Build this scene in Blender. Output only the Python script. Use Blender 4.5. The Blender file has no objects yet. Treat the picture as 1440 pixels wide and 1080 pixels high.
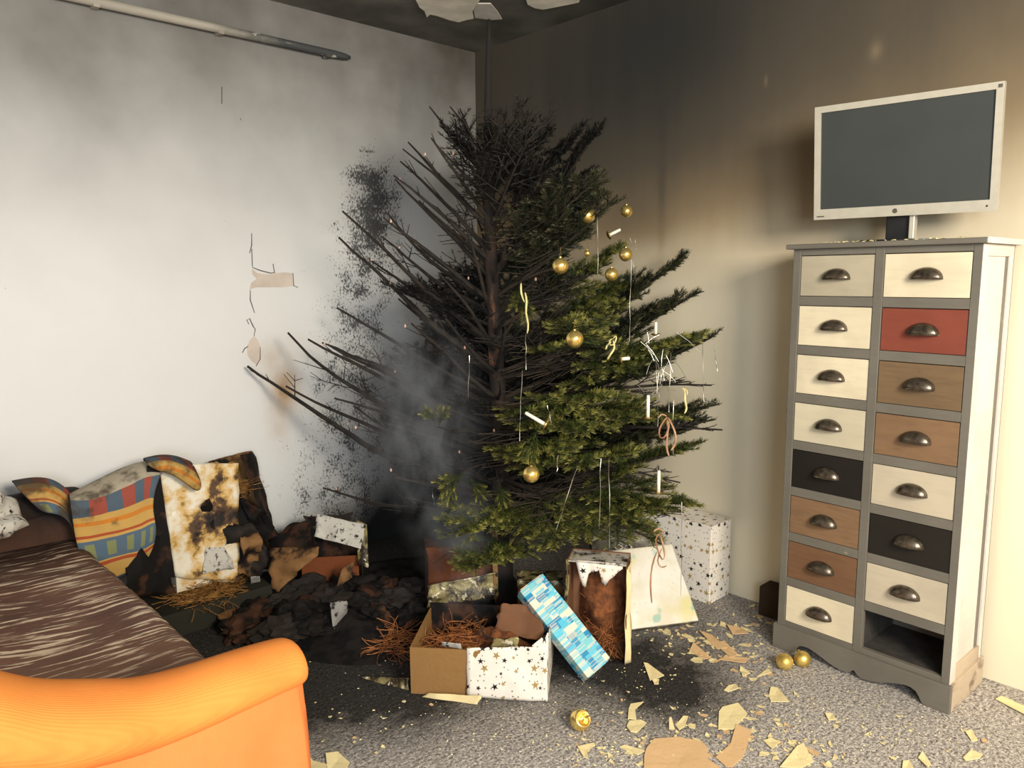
import bpy, bmesh, math, random
import numpy as np
from mathutils import Vector, Matrix, noise as mnoise

SC = bpy.context.scene
COL = SC.collection
PI = math.pi

# ------------------------------------------------------------------ camera
F_PX = 1066.4
YAW, PITCH, ROLL = math.radians(46.92), math.radians(8.05), math.radians(-0.43)
CAM = Vector((-2.81, -3.279, 1.36))
FW = Vector((math.cos(YAW) * math.cos(PITCH), math.sin(YAW) * math.cos(PITCH), -math.sin(PITCH)))
_r = Vector((math.sin(YAW), -math.cos(YAW), 0)); _u = _r.cross(FW)
RT = _r * math.cos(ROLL) + _u * math.sin(ROLL)
UP = -_r * math.sin(ROLL) + _u * math.cos(ROLL)
cam_d = bpy.data.cameras.new('camera'); cam = bpy.data.objects.new('camera', cam_d); COL.objects.link(cam)
cam_d.sensor_width = 36; cam_d.lens = F_PX / 1440 * 36; cam_d.clip_start = 0.05
m3 = Matrix((RT, UP, -FW)).transposed()
cam.matrix_world = Matrix.Translation(CAM) @ m3.to_4x4()
SC.camera = cam

# ------------------------------------------------------------------ world, daylight through the two rear windows, exposure
w = bpy.data.worlds.new('world'); SC.world = w; w.use_nodes = True
w.node_tree.nodes['Background'].inputs[0].default_value = (0.75, 0.85, 1.0, 1)
w.node_tree.nodes['Background'].inputs[1].default_value = 0.8

def area(name, loc, target, sx, sy, power, col):
    l = bpy.data.lights.new(name, 'AREA'); l.shape = 'RECTANGLE'; l.size = sx; l.size_y = sy
    l.energy = power; l.color = col
    o = bpy.data.objects.new(name, l); COL.objects.link(o); o.location = loc
    o.rotation_euler = (Vector(target) - Vector(loc)).to_track_quat('-Z', 'Y').to_euler()
    return o
area('daylight_right_window', (-2.15, -4.95, 2.05), (-1.0, 0.0, 0.2), 0.9, 0.8, 180, (1.0, 0.90, 0.74))
area('daylight_left_window', (-3.9, -4.95, 1.65), (-2.4, 0.0, 1.1), 1.3, 1.3, 112, (0.82, 0.91, 1.0))
vs = SC.view_settings
vs.view_transform = 'Standard'; vs.look = 'None'; vs.gamma = 1; vs.use_curve_mapping = False
vs.exposure = -0.15

# ------------------------------------------------------------------ pixel to place helpers (used on known planes of the room)
def ray(px, py): return FW + RT * ((px - 720) / F_PX) - UP * ((py - 540) / F_PX)
def on_z(px, py, z=0.0):
    d = ray(px, py); return CAM + d * ((z - CAM.z) / d.z)
def on_x(px, py, x=0.0):
    d = ray(px, py); return CAM + d * ((x - CAM.x) / d.x)
def on_y(px, py, y=0.0):
    d = ray(px, py); return CAM + d * ((y - CAM.y) / d.y)
def at_d(px, py, t): return CAM + ray(px, py) * t
def to_px(p):
    v = Vector(p) - CAM; z = v.dot(FW); return 720 + F_PX * v.dot(RT) / z, 540 - F_PX * v.dot(UP) / z, z

# ------------------------------------------------------------------ node helper
def lin(c):
    def f(v):
        v /= 255.0
        return v / 12.92 if v <= 0.04045 else ((v + 0.055) / 1.055) ** 2.4
    return (f(c[0]), f(c[1]), f(c[2]), 1.0)

class K:
    """a socket with arithmetic"""
    def __init__(s, nt, sock): s.nt, s.s = nt, sock
    def _m(s, op, *a, clamp=False):
        n = s.nt.nodes.new('ShaderNodeMath'); n.operation = op; n.use_clamp = clamp
        for i, v in enumerate((s,) + a):
            if isinstance(v, K): s.nt.links.new(v.s, n.inputs[i])
            else: n.inputs[i].default_value = v
        return K(s.nt, n.outputs[0])
    def __add__(s, o): return s._m('ADD', o)
    __radd__ = __add__
    def __sub__(s, o): return s._m('SUBTRACT', o)
    def __rsub__(s, o): return (s * -1) + o
    def __mul__(s, o): return s._m('MULTIPLY', o)
    __rmul__ = __mul__
    def __truediv__(s, o): return s._m('DIVIDE', o)
    def sin(s): return s._m('SINE')
    def cos(s): return s._m('COSINE')
    def abs(s): return s._m('ABSOLUTE')
    def floor(s): return s._m('FLOOR')
    def fract(s): return s._m('FRACT')
    def exp(s): return s._m('EXPONENT')
    def gt(s, o): return s._m('GREATER_THAN', o)
    def lt(s, o): return s._m('LESS_THAN', o)
    def max(s, o): return s._m('MAXIMUM', o)
    def min(s, o): return s._m('MINIMUM', o)
    def clamp(s): return s._m('ADD', 0.0, clamp=True)
    def atan2(s, o): return s._m('ARCTAN2', o)
    def mod(s, o): return s._m('FLOORED_MODULO', o)
    def pw(s, o): return s._m('POWER', o)
    def ss(s, lo, hi):
        n = s.nt.nodes.new('ShaderNodeMapRange'); n.interpolation_type = 'SMOOTHSTEP'
        s.nt.links.new(s.s, n.inputs[0]); n.inputs[1].default_value = lo; n.inputs[2].default_value = hi
        return K(s.nt, n.outputs[0])

class T:
    """a material under construction"""
    def __init__(s, name, rough=0.6, metal=0.0, spec=0.4):
        s.m = bpy.data.materials.new(name); s.m.use_nodes = True; s.nt = s.m.node_tree
        s.b = s.nt.nodes['Principled BSDF']
        s.b.inputs['Roughness'].default_value = rough; s.b.inputs['Metallic'].default_value = metal
        s.b.inputs['Specular IOR Level'].default_value = spec
    def coord(s, kind='Object'):
        n = s.nt.nodes.new('ShaderNodeTexCoord'); return K(s.nt, n.outputs[kind])
    def xyz(s, v):
        n = s.nt.nodes.new('ShaderNodeSeparateXYZ'); s.nt.links.new(v.s, n.inputs[0])
        return [K(s.nt, o) for o in n.outputs]
    def vec(s, x, y, z=0.0):
        n = s.nt.nodes.new('ShaderNodeCombineXYZ')
        for i, v in enumerate((x, y, z)):
            if isinstance(v, K): s.nt.links.new(v.s, n.inputs[i])
            else: n.inputs[i].default_value = v
        return K(s.nt, n.outputs[0])
    def scale(s, v, f):
        n = s.nt.nodes.new('ShaderNodeVectorMath'); n.operation = 'MULTIPLY'
        s.nt.links.new(v.s, n.inputs[0]); n.inputs[1].default_value = f if hasattr(f, '__len__') else (f, f, f)
        return K(s.nt, n.outputs[0])
    def noise(s, v, sc, detail=3, rough=0.55, dist=0.0):
        n = s.nt.nodes.new('ShaderNodeTexNoise'); s.nt.links.new(v.s, n.inputs['Vector'])
        n.inputs['Scale'].default_value = sc; n.inputs['Detail'].default_value = detail
        n.inputs['Roughness'].default_value = rough; n.inputs['Distortion'].default_value = dist
        return K(s.nt, n.outputs[0])
    def vor(s, v, sc, out='Distance', feat='F1', dim='3D', rnd=1.0, metric='EUCLIDEAN'):
        n = s.nt.nodes.new('ShaderNodeTexVoronoi'); n.voronoi_dimensions = dim; n.feature = feat; n.distance = metric
        s.nt.links.new(v.s, n.inputs['Vector']); n.inputs['Scale'].default_value = sc
        n.inputs['Randomness'].default_value = rnd
        return K(s.nt, n.outputs[out])
    def white(s, v):
        n = s.nt.nodes.new('ShaderNodeTexWhiteNoise'); n.noise_dimensions = '3D'; s.nt.links.new(v.s, n.inputs[0])
        return K(s.nt, n.outputs[0])
    def attr(s, name):
        n = s.nt.nodes.new('ShaderNodeAttribute'); n.attribute_name = name; return K(s.nt, n.outputs['Fac'])
    def rnd(s):
        n = s.nt.nodes.new('ShaderNodeObjectInfo'); return K(s.nt, n.outputs['Random'])
    def col(s, c):
        if isinstance(c, K): return c
        n = s.nt.nodes.new('ShaderNodeRGB'); n.outputs[0].default_value = lin(c); return K(s.nt, n.outputs[0])
    def mix(s, fac, a, b, mode='MIX'):
        n = s.nt.nodes.new('ShaderNodeMix'); n.data_type = 'RGBA'; n.blend_type = mode; n.clamp_factor = True
        if isinstance(fac, K): s.nt.links.new(fac.s, n.inputs[0])
        else: n.inputs[0].default_value = fac
        s.nt.links.new(s.col(a).s, n.inputs[6]); s.nt.links.new(s.col(b).s, n.inputs[7])
        return K(s.nt, n.outputs[2])
    def base(s, c): s.nt.links.new(s.col(c).s, s.b.inputs['Base Color']); return s
    def rough(s, k): s.nt.links.new(k.s, s.b.inputs['Roughness']); return s
    def metal(s, k): s.nt.links.new(k.s, s.b.inputs['Metallic']); return s
    def bump(s, h, strength=0.4, dist=0.01):
        n = s.nt.nodes.new('ShaderNodeBump'); n.inputs['Strength'].default_value = strength
        n.inputs['Distance'].default_value = dist
        s.nt.links.new(h.s, n.inputs['Height']); s.nt.links.new(n.outputs[0], s.b.inputs['Normal']); return s

def gauss(a, b, a0, b0, sa, sb):
    p = (a - a0) / sa; q = (b - b0) / sb
    return ((p * p + q * q) * -1.0).exp()

MAT = {}
def simple(name, c, rough=0.6, metal=0.0, var=0.12, sc=25, bump=0.0, c2=None, spec=0.4, coord='Object'):
    t = T(name, rough, metal, spec); co = t.coord(coord)
    n = t.noise(co, sc, 4)
    d = c2 or tuple(max(0, v * (1 - var * 2)) for v in c)
    t.base(t.mix(n.ss(0.3, 0.7), c, d))
    if bump: t.bump(t.noise(co, sc * 3, 4), bump, 0.004)
    MAT[name] = t.m; return t.m

# ------------------------------------------------------------------ mesh helper
class MB:
    def __init__(s): s.v, s.f = [], []
    def add(s, vs, fs):
        o = len(s.v); s.v += [tuple(x) for x in vs]; s.f += [tuple(i + o for i in f) for f in fs]; return s
    def box(s, lo, hi, M=None):
        x0, y0, z0 = lo; x1, y1, z1 = hi
        vs = [Vector(p) for p in ((x0, y0, z0), (x1, y0, z0), (x1, y1, z0), (x0, y1, z0), (x0, y0, z1), (x1, y0, z1), (x1, y1, z1), (x0, y1, z1))]
        if M: vs = [M @ p for p in vs]
        return s.add(vs, [(0, 3, 2, 1), (4, 5, 6, 7), (0, 1, 5, 4), (1, 2, 6, 5), (2, 3, 7, 6), (3, 0, 4, 7)])
    def hexa(s, b, t):  # bottom four, top four corners
        return s.add(list(b) + list(t), [(0, 3, 2, 1), (4, 5, 6, 7), (0, 1, 5, 4), (1, 2, 6, 5), (2, 3, 7, 6), (3, 0, 4, 7)])
    def tube(s, pts, rad, n=5, cap=True):
        pts = [Vector(p) for p in pts]; k = len(pts)
        if not hasattr(rad, '__len__'): rad = [rad] * k
        t0 = (pts[1] - pts[0]).normalized()
        a = t0.orthogonal().normalized(); vs, fs = [], []
        for i in range(k):
            t = (pts[min(i + 1, k - 1)] - pts[max(i - 1, 0)])
            t = t.normalized() if t.length > 1e-9 else t0
            a = (a - t * a.dot(t)); a = a.normalized() if a.length > 1e-6 else t.orthogonal().normalized()
            b = t.cross(a)
            for j in range(n):
                th = 2 * PI * j / n
                vs.append(pts[i] + (a * math.cos(th) + b * math.sin(th)) * rad[i])
        for i in range(k - 1):
            for j in range(n):
                p, q = i * n + j, i * n + (j + 1) % n
                fs.append((p, q, q + n, p + n))
        if cap:
            fs.append(tuple(range(n - 1, -1, -1))); fs.append(tuple((k - 1) * n + j for j in range(n)))
        return s.add(vs, fs)
    def prism(s, poly, z0, z1, M=None):
        n = len(poly); vs = [Vector((p[0], p[1], z0)) for p in poly] + [Vector((p[0], p[1], z1)) for p in poly]
        if M: vs = [M @ p for p in vs]
        return s.add(vs, [tuple(range(n - 1, -1, -1)), tuple(range(n, 2 * n))] + [(i, (i + 1) % n, n + (i + 1) % n, n + i) for i in range(n)])
    def lathe(s, prof, n=20, M=None):
        vs, fs = [], []; k = len(prof)
        for r, z in prof:
            for j in range(n):
                p = Vector((r * math.cos(2 * PI * j / n), r * math.sin(2 * PI * j / n), z)); vs.append(M @ p if M else p)
        for i in range(k - 1):
            for j in range(n):
                p, q = i * n + j, i * n + (j + 1) % n; fs.append((p, q, q + n, p + n))
        fs.append(tuple(range(n - 1, -1, -1))); fs.append(tuple((k - 1) * n + j for j in range(n)))
        return s.add(vs, fs)
    def grid(s, rows):
        nr, nc = len(rows), len(rows[0])
        return s.add([p for r in rows for p in r], [(i * nc + j, i * nc + j + 1, (i + 1) * nc + j + 1, (i + 1) * nc + j) for i in range(nr - 1) for j in range(nc - 1)])
    def build(s, name, mat, parent=None, smooth=False, bevel=0, solid=0, sub=0, uv=False, world=None):
        me = bpy.data.meshes.new(name); me.from_pydata([tuple(v) for v in s.v], [], s.f); me.validate(); me.update()
        me.materials.append(MAT[mat])
        o = bpy.data.objects.new(name, me); COL.objects.link(o)
        if parent: o.parent = parent
        if smooth: me.polygons.foreach_set('use_smooth', [True] * len(me.polygons))
        if uv: box_uv(me)
        if sub:
            m = o.modifiers.new('sub', 'SUBSURF'); m.levels = m.render_levels = sub
        if solid:
            m = o.modifiers.new('solid', 'SOLIDIFY'); m.thickness = solid; m.offset = 0
        if bevel:
            m = o.modifiers.new('bev', 'BEVEL'); m.width = bevel; m.segments = 2; m.limit_method = 'ANGLE'; m.angle_limit = math.radians(35)
        return o

def box_uv(me):
    uvl = me.uv_layers.new(name='UVMap')
    for p in me.polygons:
        n = p.normal; a = max(range(3), key=lambda i: abs(n[i]))
        for li in p.loop_indices:
            c = me.vertices[me.loops[li].vertex_index].co
            uvl.data[li].uv = ((c.y, c.z), (c.x, c.z), (c.x, c.y))[a]

def empty(name, loc=(0, 0, 0), rz=0.0, M=None):
    o = bpy.data.objects.new(name, None); COL.objects.link(o); o.empty_display_size = 0.05
    if M is not None: o.matrix_world = M
    else: o.location = loc; o.rotation_euler = (0, 0, rz)
    return o
def tag(o, label=None, cat=None, group=None, kind=None):
    if label: o['label'] = label
    if cat: o['category'] = cat
    if group: o['group'] = group
    if kind: o['kind'] = kind
    return o
def recenter(o):
    """move a mesh object's origin to its base centre, keeping it where it is"""
    me = o.data; co = np.empty(len(me.vertices) * 3); me.vertices.foreach_get('co', co); co = co.reshape(-1, 3)
    c = np.array([(co[:, 0].min() + co[:, 0].max()) / 2, (co[:, 1].min() + co[:, 1].max()) / 2, co[:, 2].min()])
    me.vertices.foreach_set('co', (co - c).ravel()); me.update(); o.location = c
    return o
def nz(p, s=1.0, seed=0.0): return mnoise.noise(Vector(p) * s + Vector((seed, seed * 1.7, -seed)))
RNG = random.Random(7)

# ------------------------------------------------------------------ materials: room
HC = 2.5626
# left wall: off-white paint, soot film under the ceiling, flecks of soot behind the burnt side of the tree
t = T('wall_left', 0.75, spec=0.2); co = t.coord(); x, y, z = t.xyz(co)
big = t.noise(co, 2.2, 4); fine = t.noise(co, 9, 5)
film = (z + (big - 0.5) * 0.3).ss(1.15, 2.65) * 0.9 + gauss(x, z, 0.0, 2.3, 0.5, 0.5) * 0.08
haze = gauss(x, z, -0.62, 1.72, 0.15, 0.22) * 0.5 + gauss(x, z, -0.2, 0.25, 0.65, 0.62) * 1.0 + gauss(x, z, -0.8, 0.0, 0.5, 0.3) * 0.6 + gauss(x, z, -0.45, 0.75, 0.32, 0.35) * 0.55
mk = (x + 0.92 - z * 0.13) / (0.56 - z * 0.17); mask = ((mk * mk) * -1.0).exp() * (1.0 - (z + (big - 0.5) * 0.6).ss(1.85, 2.3)) * (0.84 + gauss(x, z, -0.62, 1.72, 0.2, 0.3) * 0.35)
fl = t.noise(t.scale(co, (1, 1, 0.62)), 105, 5, 0.78); clump = t.noise(co, 11, 4)
spk = (fl + (clump - 0.5) * 0.5 - (1.0 - mask) * 0.34).ss(0.44, 0.51)
few = t.noise(t.scale(co, (1, 1, 0.5)), 34, 2).ss(0.765, 0.775)
stain = gauss(x, z, -1.19, 0.87, 0.07, 0.12) + gauss(x, z, -1.23, 0.72, 0.06, 0.14) * 0.5 + gauss(x, z, -1.27, 1.0, 0.1, 0.09) * 0.35
c = t.mix(fine * 0.25, (226, 226, 224), (205, 205, 202))
c = t.mix((stain * fine * 1.3).clamp(), c, (176, 142, 98))
c = t.mix((film * (0.8 + big * 0.4)).clamp(), c, (78, 73, 66))
c = t.mix(haze.clamp(), c, (30, 30, 31))
c = t.mix((spk * 0.88).max(few * 0.55), c, (30, 30, 32))
t.base(c).bump(t.noise(co, 45, 5) + spk * 0.5, 0.12, 0.004); MAT['wall_left'] = t.m
# right wall: cream paint browned and blackened by smoke above
t = T('wall_right', 0.7, spec=0.25); co = t.coord(); x, y, z = t.xyz(co)
big = t.noise(co, 1.7, 4); fine = t.noise(co, 7, 5); run = t.noise(t.scale(co, (1, 7, 0.45)), 1.6, 4)
soot = (z + (big - 0.5) * 0.25).ss(1.0, 2.5) * 1.08 + gauss(y, z, -1.2, 2.2, 0.6, 0.6) * 0.42 + gauss(y, z, -0.4, 1.8, 0.6, 0.6) * 0.25 - (y * -1.0).ss(1.9, 2.8) * 0.1 * z.ss(1.0, 2.0)
soot = soot * (0.93 + run * 0.12) + gauss(y, z, -1.245, 1.72, 0.022, 0.25) * 0.12 + gauss(y, z, -1.1, 1.62, 0.16, 0.1) * 0.14
c = t.mix(fine * 0.3, (238, 226, 198), (226, 212, 182))
c = t.mix((gauss(y, z, -0.75, 0.35, 0.75, 0.6) * 0.5).clamp(), c, (120, 112, 98)); c = t.mix((gauss(y, z, -0.25, 0.3, 0.75, 0.8) * 1.1).clamp(), c, (34, 33, 33))
c = t.mix(soot.ss(0.0, 0.62), c, (152, 132, 102)); c = t.mix(soot.ss(0.35, 1.05), c, (84, 77, 66)); c = t.mix(soot.ss(0.95, 1.5), c, (50, 50, 48))
pale = gauss(y, z, -2.13, 2.125, 0.02, 0.03) * 0.3 + gauss(y, z, -1.72, 2.1, 0.008, 0.02) * 0.2
c = t.mix(pale.clamp(), c, (170, 150, 120))
t.base(c).bump(t.noise(co, 30, 5) + t.noise(t.scale(co, (1, 1, 0.3)), 6, 3) * 2.0, 0.12, 0.005); MAT['wall_right'] = t.m
t = T('ceiling', 0.85, spec=0.1); co = t.coord(); x, y, z = t.xyz(co)
n = t.noise(co, 2.6, 5)
c = t.mix(n.ss(0.3, 0.7), (128, 126, 118), (88, 87, 82)); c = t.mix(gauss(x, y, 0.0, -1.4, 0.9, 0.7).clamp(), c, (40, 40, 39))
t.base(c).bump(t.noise(co, 25, 4), 0.1, 0.004); MAT['ceiling'] = t.m
simple('plain_wall', (214, 208, 196), 0.8)
simple('window_frame', (230, 228, 222), 0.4)
# floor: grey needle-felt carpet, scorched round the tree
t = T('carpet', 0.95, spec=0.1); co = t.coord(); x, y, z = t.xyz(co)
f1 = t.noise(co, 120, 3, 0.75); f2 = t.noise(t.scale(co, (1, 1.6, 1)), 46, 4, 0.75); f3 = t.noise(co, 14, 4); f4 = t.noise(co, 4, 4)
c = t.mix(f2.ss(0.35, 0.66), (146, 140, 136), (202, 195, 187)); c = t.mix(f1.ss(0.54, 0.63) * 0.9, c, (242, 234, 224)); c = t.mix(1.0 - f1.ss(0.36, 0.46), c, (80, 77, 76))
burn_shade = gauss(x, y, -1.15, -0.75, 0.62, 0.55) * 1.5 + gauss(x, y, -1.55, -1.05, 0.4, 0.38) * 0.95 + gauss(x, y, -0.84, -1.96, 0.2, 0.2) * 0.95 + gauss(x, y, -0.95, -1.5, 0.38, 0.3) * 0.95 + gauss(x, y, -0.68, -1.78, 0.34, 0.24) * 0.7 + gauss(x, y, -1.45, -1.45, 0.2, 0.2) * 0.4 + gauss(x, y, -0.15, -1.6, 0.3, 0.4) * 0.4 + gauss(x, y, -1.75, -0.55, 0.4, 0.6) * 1.4 + gauss(x, y, -0.6, -0.15, 0.9, 0.4) * 1.4  # scorched patches, plus the chest's shadow painted in beside the right wall
c = t.mix((burn_shade * (0.45 + f3 * 0.9) - f4 * 0.25 + 0.08).clamp() * 0.93, c, (24, 23, 23))
dust = t.noise(co, 110, 2, 0.5).ss(0.70, 0.73)
c = t.mix(dust * 0.6, c, (205, 192, 160))
t.base(c).bump(f1 + f2 * 1.5, 0.7, 0.006); MAT['carpet'] = t.m

# ------------------------------------------------------------------ room shell
XW, YW = -5.0, -5.2
def struct(name, mb, mat, **k): return tag(mb.build(name, mat, **k), kind='structure')
struct('floor', MB().box((XW - .15, YW - .15, -0.1), (0.15, 0.15, 0.0)), 'carpet')
struct('ceiling', MB().box((XW - .15, YW - .15, HC), (0.15, 0.15, HC + 0.1)), 'ceiling')
wall_left = struct('wall_left', MB().box((XW - .15, 0.0, 0.0), (0.15, 0.15, HC)), 'wall_left')
wall_right = struct('wall_right', MB().box((0.0, YW - .15, 0.0), (0.15, 0.0, HC)), 'wall_right')
struct('wall_side', MB().box((XW - .15, YW - .15, 0.0), (XW, 0.0, HC)), 'plain_wall')
wb = MB(); WIN = [(-4.6, -3.2, 0.95, 2.35), (-2.75, -1.55, 1.3, 2.45)]; px = XW
for (a, b, z0, z1) in WIN:
    wb.box((px, YW - .15, 0), (a, YW, HC)); wb.box((a, YW - .15, 0), (b, YW, z0)); wb.box((a, YW - .15, z1), (b, YW, HC)); px = b
wb.box((px, YW - .15, 0), (0, YW, HC)); struct('wall_back', wb, 'plain_wall')
for i, (a, b, z0, z1) in enumerate(WIN):
    m = MB(); e = 0.05
    for q in ((a, a + e, z0, z1), (b - e, b, z0, z1), (a, b, z0, z0 + e), (a, b, z1 - e, z1), ((a + b) / 2 - .025, (a + b) / 2 + .025, z0, z1)):
        m.box((q[0], YW - .09, q[2]), (q[1], YW - .04, q[3]))
    struct('window_%d' % (i + 1), m, 'window_frame')

# ------------------------------------------------------------------ wall and ceiling details
simple('bare_plaster', (214, 200, 186), 0.85, var=0.05, sc=8, bump=0.2)
simple('clean_plaster', (250, 243, 226), 0.85, var=0.06, sc=9, bump=0.2)
simple('crack', (112, 104, 96), 0.9)
simple('curled_paint', (222, 216, 206), 0.8, var=0.05, sc=10)
def wall_patch(name, pts, mat, th=0.0015, parent=wall_left):
    P = [on_y(*p, 0.0) for p in pts]; m = MB()
    M = Matrix(((1, 0, 0, 0), (0, 0, -1, 0), (0, 1, 0, 0), (0, 0, 0, 1)))
    m.prism([(p.x, p.z) for p in P], 0.0, th, M); return m.build(name, mat, parent)
wall_patch('peeled_patch', [(354, 378), (362, 384), (378, 386), (387, 384), (399, 383), (411, 384), (413, 402), (400, 404), (380, 404), (360, 404), (351, 407), (353, 398), (361, 392), (355, 386)], 'bare_plaster')
wall_patch('peeled_patch', [(357, 473), (362, 477), (366, 488), (366, 503), (361, 513), (354, 508), (348, 500), (347, 487), (351, 478)], 'bare_plaster')
def wall_crack(pts, r=0.0024, mat='crack'):
    P = [on_y(*p, -0.002) for p in pts]; MB().tube(P, [r * (0.4 + 0.6 * math.sin(PI * (i + .5) / len(P))) for i in range(len(P))], 5).build('crack', mat, wall_left)
for c in ([(354, 328), (354, 345), (351, 356)], [(354, 350), (355, 375)], [(355, 376), (365, 380), (380, 384), (387, 383)], [(384, 371), (386, 383)], [(412, 384), (413, 402), (419, 404)],
          [(352, 408), (352, 422), (358, 440)], [(350, 456), (347, 450), (351, 448), (356, 459), (359, 463), (357, 473)], [(341, 496), (344, 490), (349, 487)], [(366, 488), (366, 505), (360, 515)], [(312, 122), (312, 146)]):
    wall_crack(c)
# ceiling: scraps of paint torn off, clean plaster showing
def ceil_patch(pts, mat, th):
    m = MB(); m.prism([(on_z(*p, HC).x, on_z(*p, HC).y) for p in pts], HC - th, HC + 0.01)
    return m.build('peeling_plaster', mat, bpy.data.objects['ceiling'])
ceil_patch([(560, -40), (585, -2), (590, 8), (597, 13), (600, 22), (605, 18), (615, 20), (632, 26), (645, 29), (655, 26), (666, 24), (664, 14), (672, 2), (690, -30)], 'clean_plaster', 0.008)
ceil_patch([(666, 14), (672, 4), (690, 4), (700, 16), (706, 26), (690, 27), (668, 24)], 'curled_paint', 0.004)
ceil_patch([(735, -20), (742, 4), (752, 9), (764, 11), (785, 7), (800, 4), (814, 1), (822, -20)], 'clean_plaster', 0.008)
# curtain rail on the left wall
t = T('sooty_rail', 0.55, spec=0.3); co = t.coord(); x, y, z = t.xyz(co)
n = t.noise(t.scale(co, (0.5, 1, 1)), 22, 4)
c = t.mix((x + (n - 0.5) * 0.4).ss(-0.15, 0.3), (166, 159, 145), (70, 72, 72)); c = t.mix(n.ss(0.66, 0.72), c, (185, 178, 165))
t.base(c); MAT['sooty_rail'] = t.m
rail = empty('curtain_rail', (-1.4, -0.035, 2.388))
m = MB(); a, b = on_y(492, 81, -0.035), on_y(-40, -36, -0.035); a = a - rail.location; b = b - rail.location
m.tube([a, a + (b - a) * .02, a + (b - a) * .06, b], [0.008, 0.014, 0.017, 0.019], 10).build('rod', 'sooty_rail', rail, smooth=True)
for f in (0.08, 0.42, 0.74):
    p = a + (b - a) * f; MB().box((p.x - .012, -.015, p.z - .022), (p.x + .012, .035, p.z + .0)).build('bracket', 'sooty_rail', rail, bevel=.002)
tag(rail, 'sooty curtain rod mounted high on the white wall', 'curtain rail')

# ------------------------------------------------------------------ chest of drawers
def paint(name, c, wear, wearc=(120, 104, 84), rough=0.55, grain=0.5, spec=0.35):
    t = T(name, rough, spec=spec); co = t.coord(); r = t.rnd()
    x, y, z = t.xyz(co); v = t.vec(x + r * 7.0, y * 1.0 + r * 3.0, z)
    g = t.noise(t.scale(v, (3, 3, 22)), 4, 5, 0.6); w_ = t.noise(v, 11, 5, 0.65); blot = t.noise(v, 5, 3)
    c_ = t.mix(blot.ss(0.35, 0.7) * 0.55, c, tuple(v2 * 0.86 for v2 in c)); c_ = t.mix(g.ss(0.4, 0.75) * 0.3 * grain, c_, tuple(v2 * 0.72 for v2 in c))
    c_ = t.mix(w_.ss(0.70 - wear * 0.2, 0.76 - wear * 0.1) * 0.8, c_, wearc)
    t.base(c_).bump(g + w_ * 0.5, 0.15, 0.002); MAT[name] = t.m
paint('grey_frame', (116, 111, 101), 0.05, (165, 152, 130))
paint('white_side', (222, 214, 204), 0.1, (170, 140, 112))
paint('worn_side', (196, 178, 154), 0.9, (110, 92, 76))
paint('p_greige', (186, 176, 152), 0.0, (205, 196, 176)); paint('p_cream', (232, 219, 188), 0.0, (205, 190, 160)); paint('p_offwhite', (214, 204, 176), 0.0, (190, 180, 155))
paint('p_red', (136, 70, 54), 0.0, (130, 62, 48)); paint('p_taupe', (124, 101, 74), 0.2, (92, 70, 50), grain=1.4); paint('p_brown', (136, 106, 78), 0.2, (98, 70, 50), grain=1.4)
paint('p_rust', (126, 92, 66), 0.2, (98, 66, 46), grain=1.4); paint('p_black', (36, 34, 30), 0.0, (58, 54, 48), rough=0.4); paint('p_stone', (200, 188, 164), 0.0, (180, 166, 140))
simple('dark_inside', (66, 62, 58), 0.8)
t = T('bronze', 0.3, 0.8); co = t.coord(); n = t.noise(co, 60, 4)
t.base(t.mix(n.ss(0.35, 0.7), (122, 112, 98), (84, 76, 66))); MAT['bronze'] = t.m

DR = -0.0355
M_D = Matrix(((math.cos(DR), math.sin(DR), 0, -0.2964), (math.sin(DR), -math.cos(DR), 0, -2.0128), (0, 0, 1, 0), (0, 0, 0, 1)))
# dresser frame: local axes v (into the wall), u (left to right), z -> mirrored matrix, so use a proper rotation with local x = u, y = v
M_D = Matrix(((math.sin(DR), math.cos(DR), 0, -0.2964), (-math.cos(DR), math.sin(DR), 0, -2.0128), (0, 0, 1, 0), (0, 0, 0, 1)))
dresser = empty('chest_of_drawers', M=M_D)
tag(dresser, 'tall grey apothecary chest with two columns of multicoloured drawers', 'dresser')
W_, DP = 0.5817, 0.285
def part(name, lo, hi, mat, bevel=0.0015, parent=dresser): return MB().box(lo, hi).build(name, mat, parent, bevel=bevel)
P_, TB, TT = 0.092, 1.4452, 1.4619
part('top_board', (-0.018, -0.022, TB), (W_ + 0.016, DP + 0.008, TT), 'grey_frame', 0.003)
# white painted edge strip on the right end of the top board
part('top_edge', (W_ + 0.0155, -0.021, TB + .0005), (W_ + 0.0185, DP + .007, TT + .0005), 'white_side', 0)
A0, A1, B0, B1 = 0.0269, 0.2772, 0.3061, 0.5569
for u0, u1 in ((0, A0), (A1, B0), (B1, W_)): part('stile', (u0, 0.0, P_ - 0.02), (u1, 0.02, TB), 'grey_frame')
ZT = [1.4239 - 0.16825 * i for i in range(8)]; DH = 0.1372
rails = [(TB, ZT[0])] + [(ZT[i] - DH, ZT[i + 1]) for i in range(7)] + [(ZT[7] - DH, P_ - 0.02)]
for u0, u1 in ((A0, A1), (B0, B1)):
    for z1, z0 in rails: part('rail', (u0, 0.001, z0), (u1, 0.02, z1), 'grey_frame')
part('side_panel', (0.0, 0.02, P_ - 0.02), (0.014, DP - .005, TB), 'white_side')
part('side_panel', (W_ - 0.016, 0.02, P_ - 0.02), (W_ - 0.008, DP - .03, TB), 'white_side')
part('side_post', (W_ - 0.02, 0.0005, P_ - 0.02), (W_ + 0.0005, 0.045, TB - .0005), 'white_side')
part('side_post', (W_ - 0.02, DP - 0.035, P_ - 0.02), (W_, DP - .01, TB), 'white_side')
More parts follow.
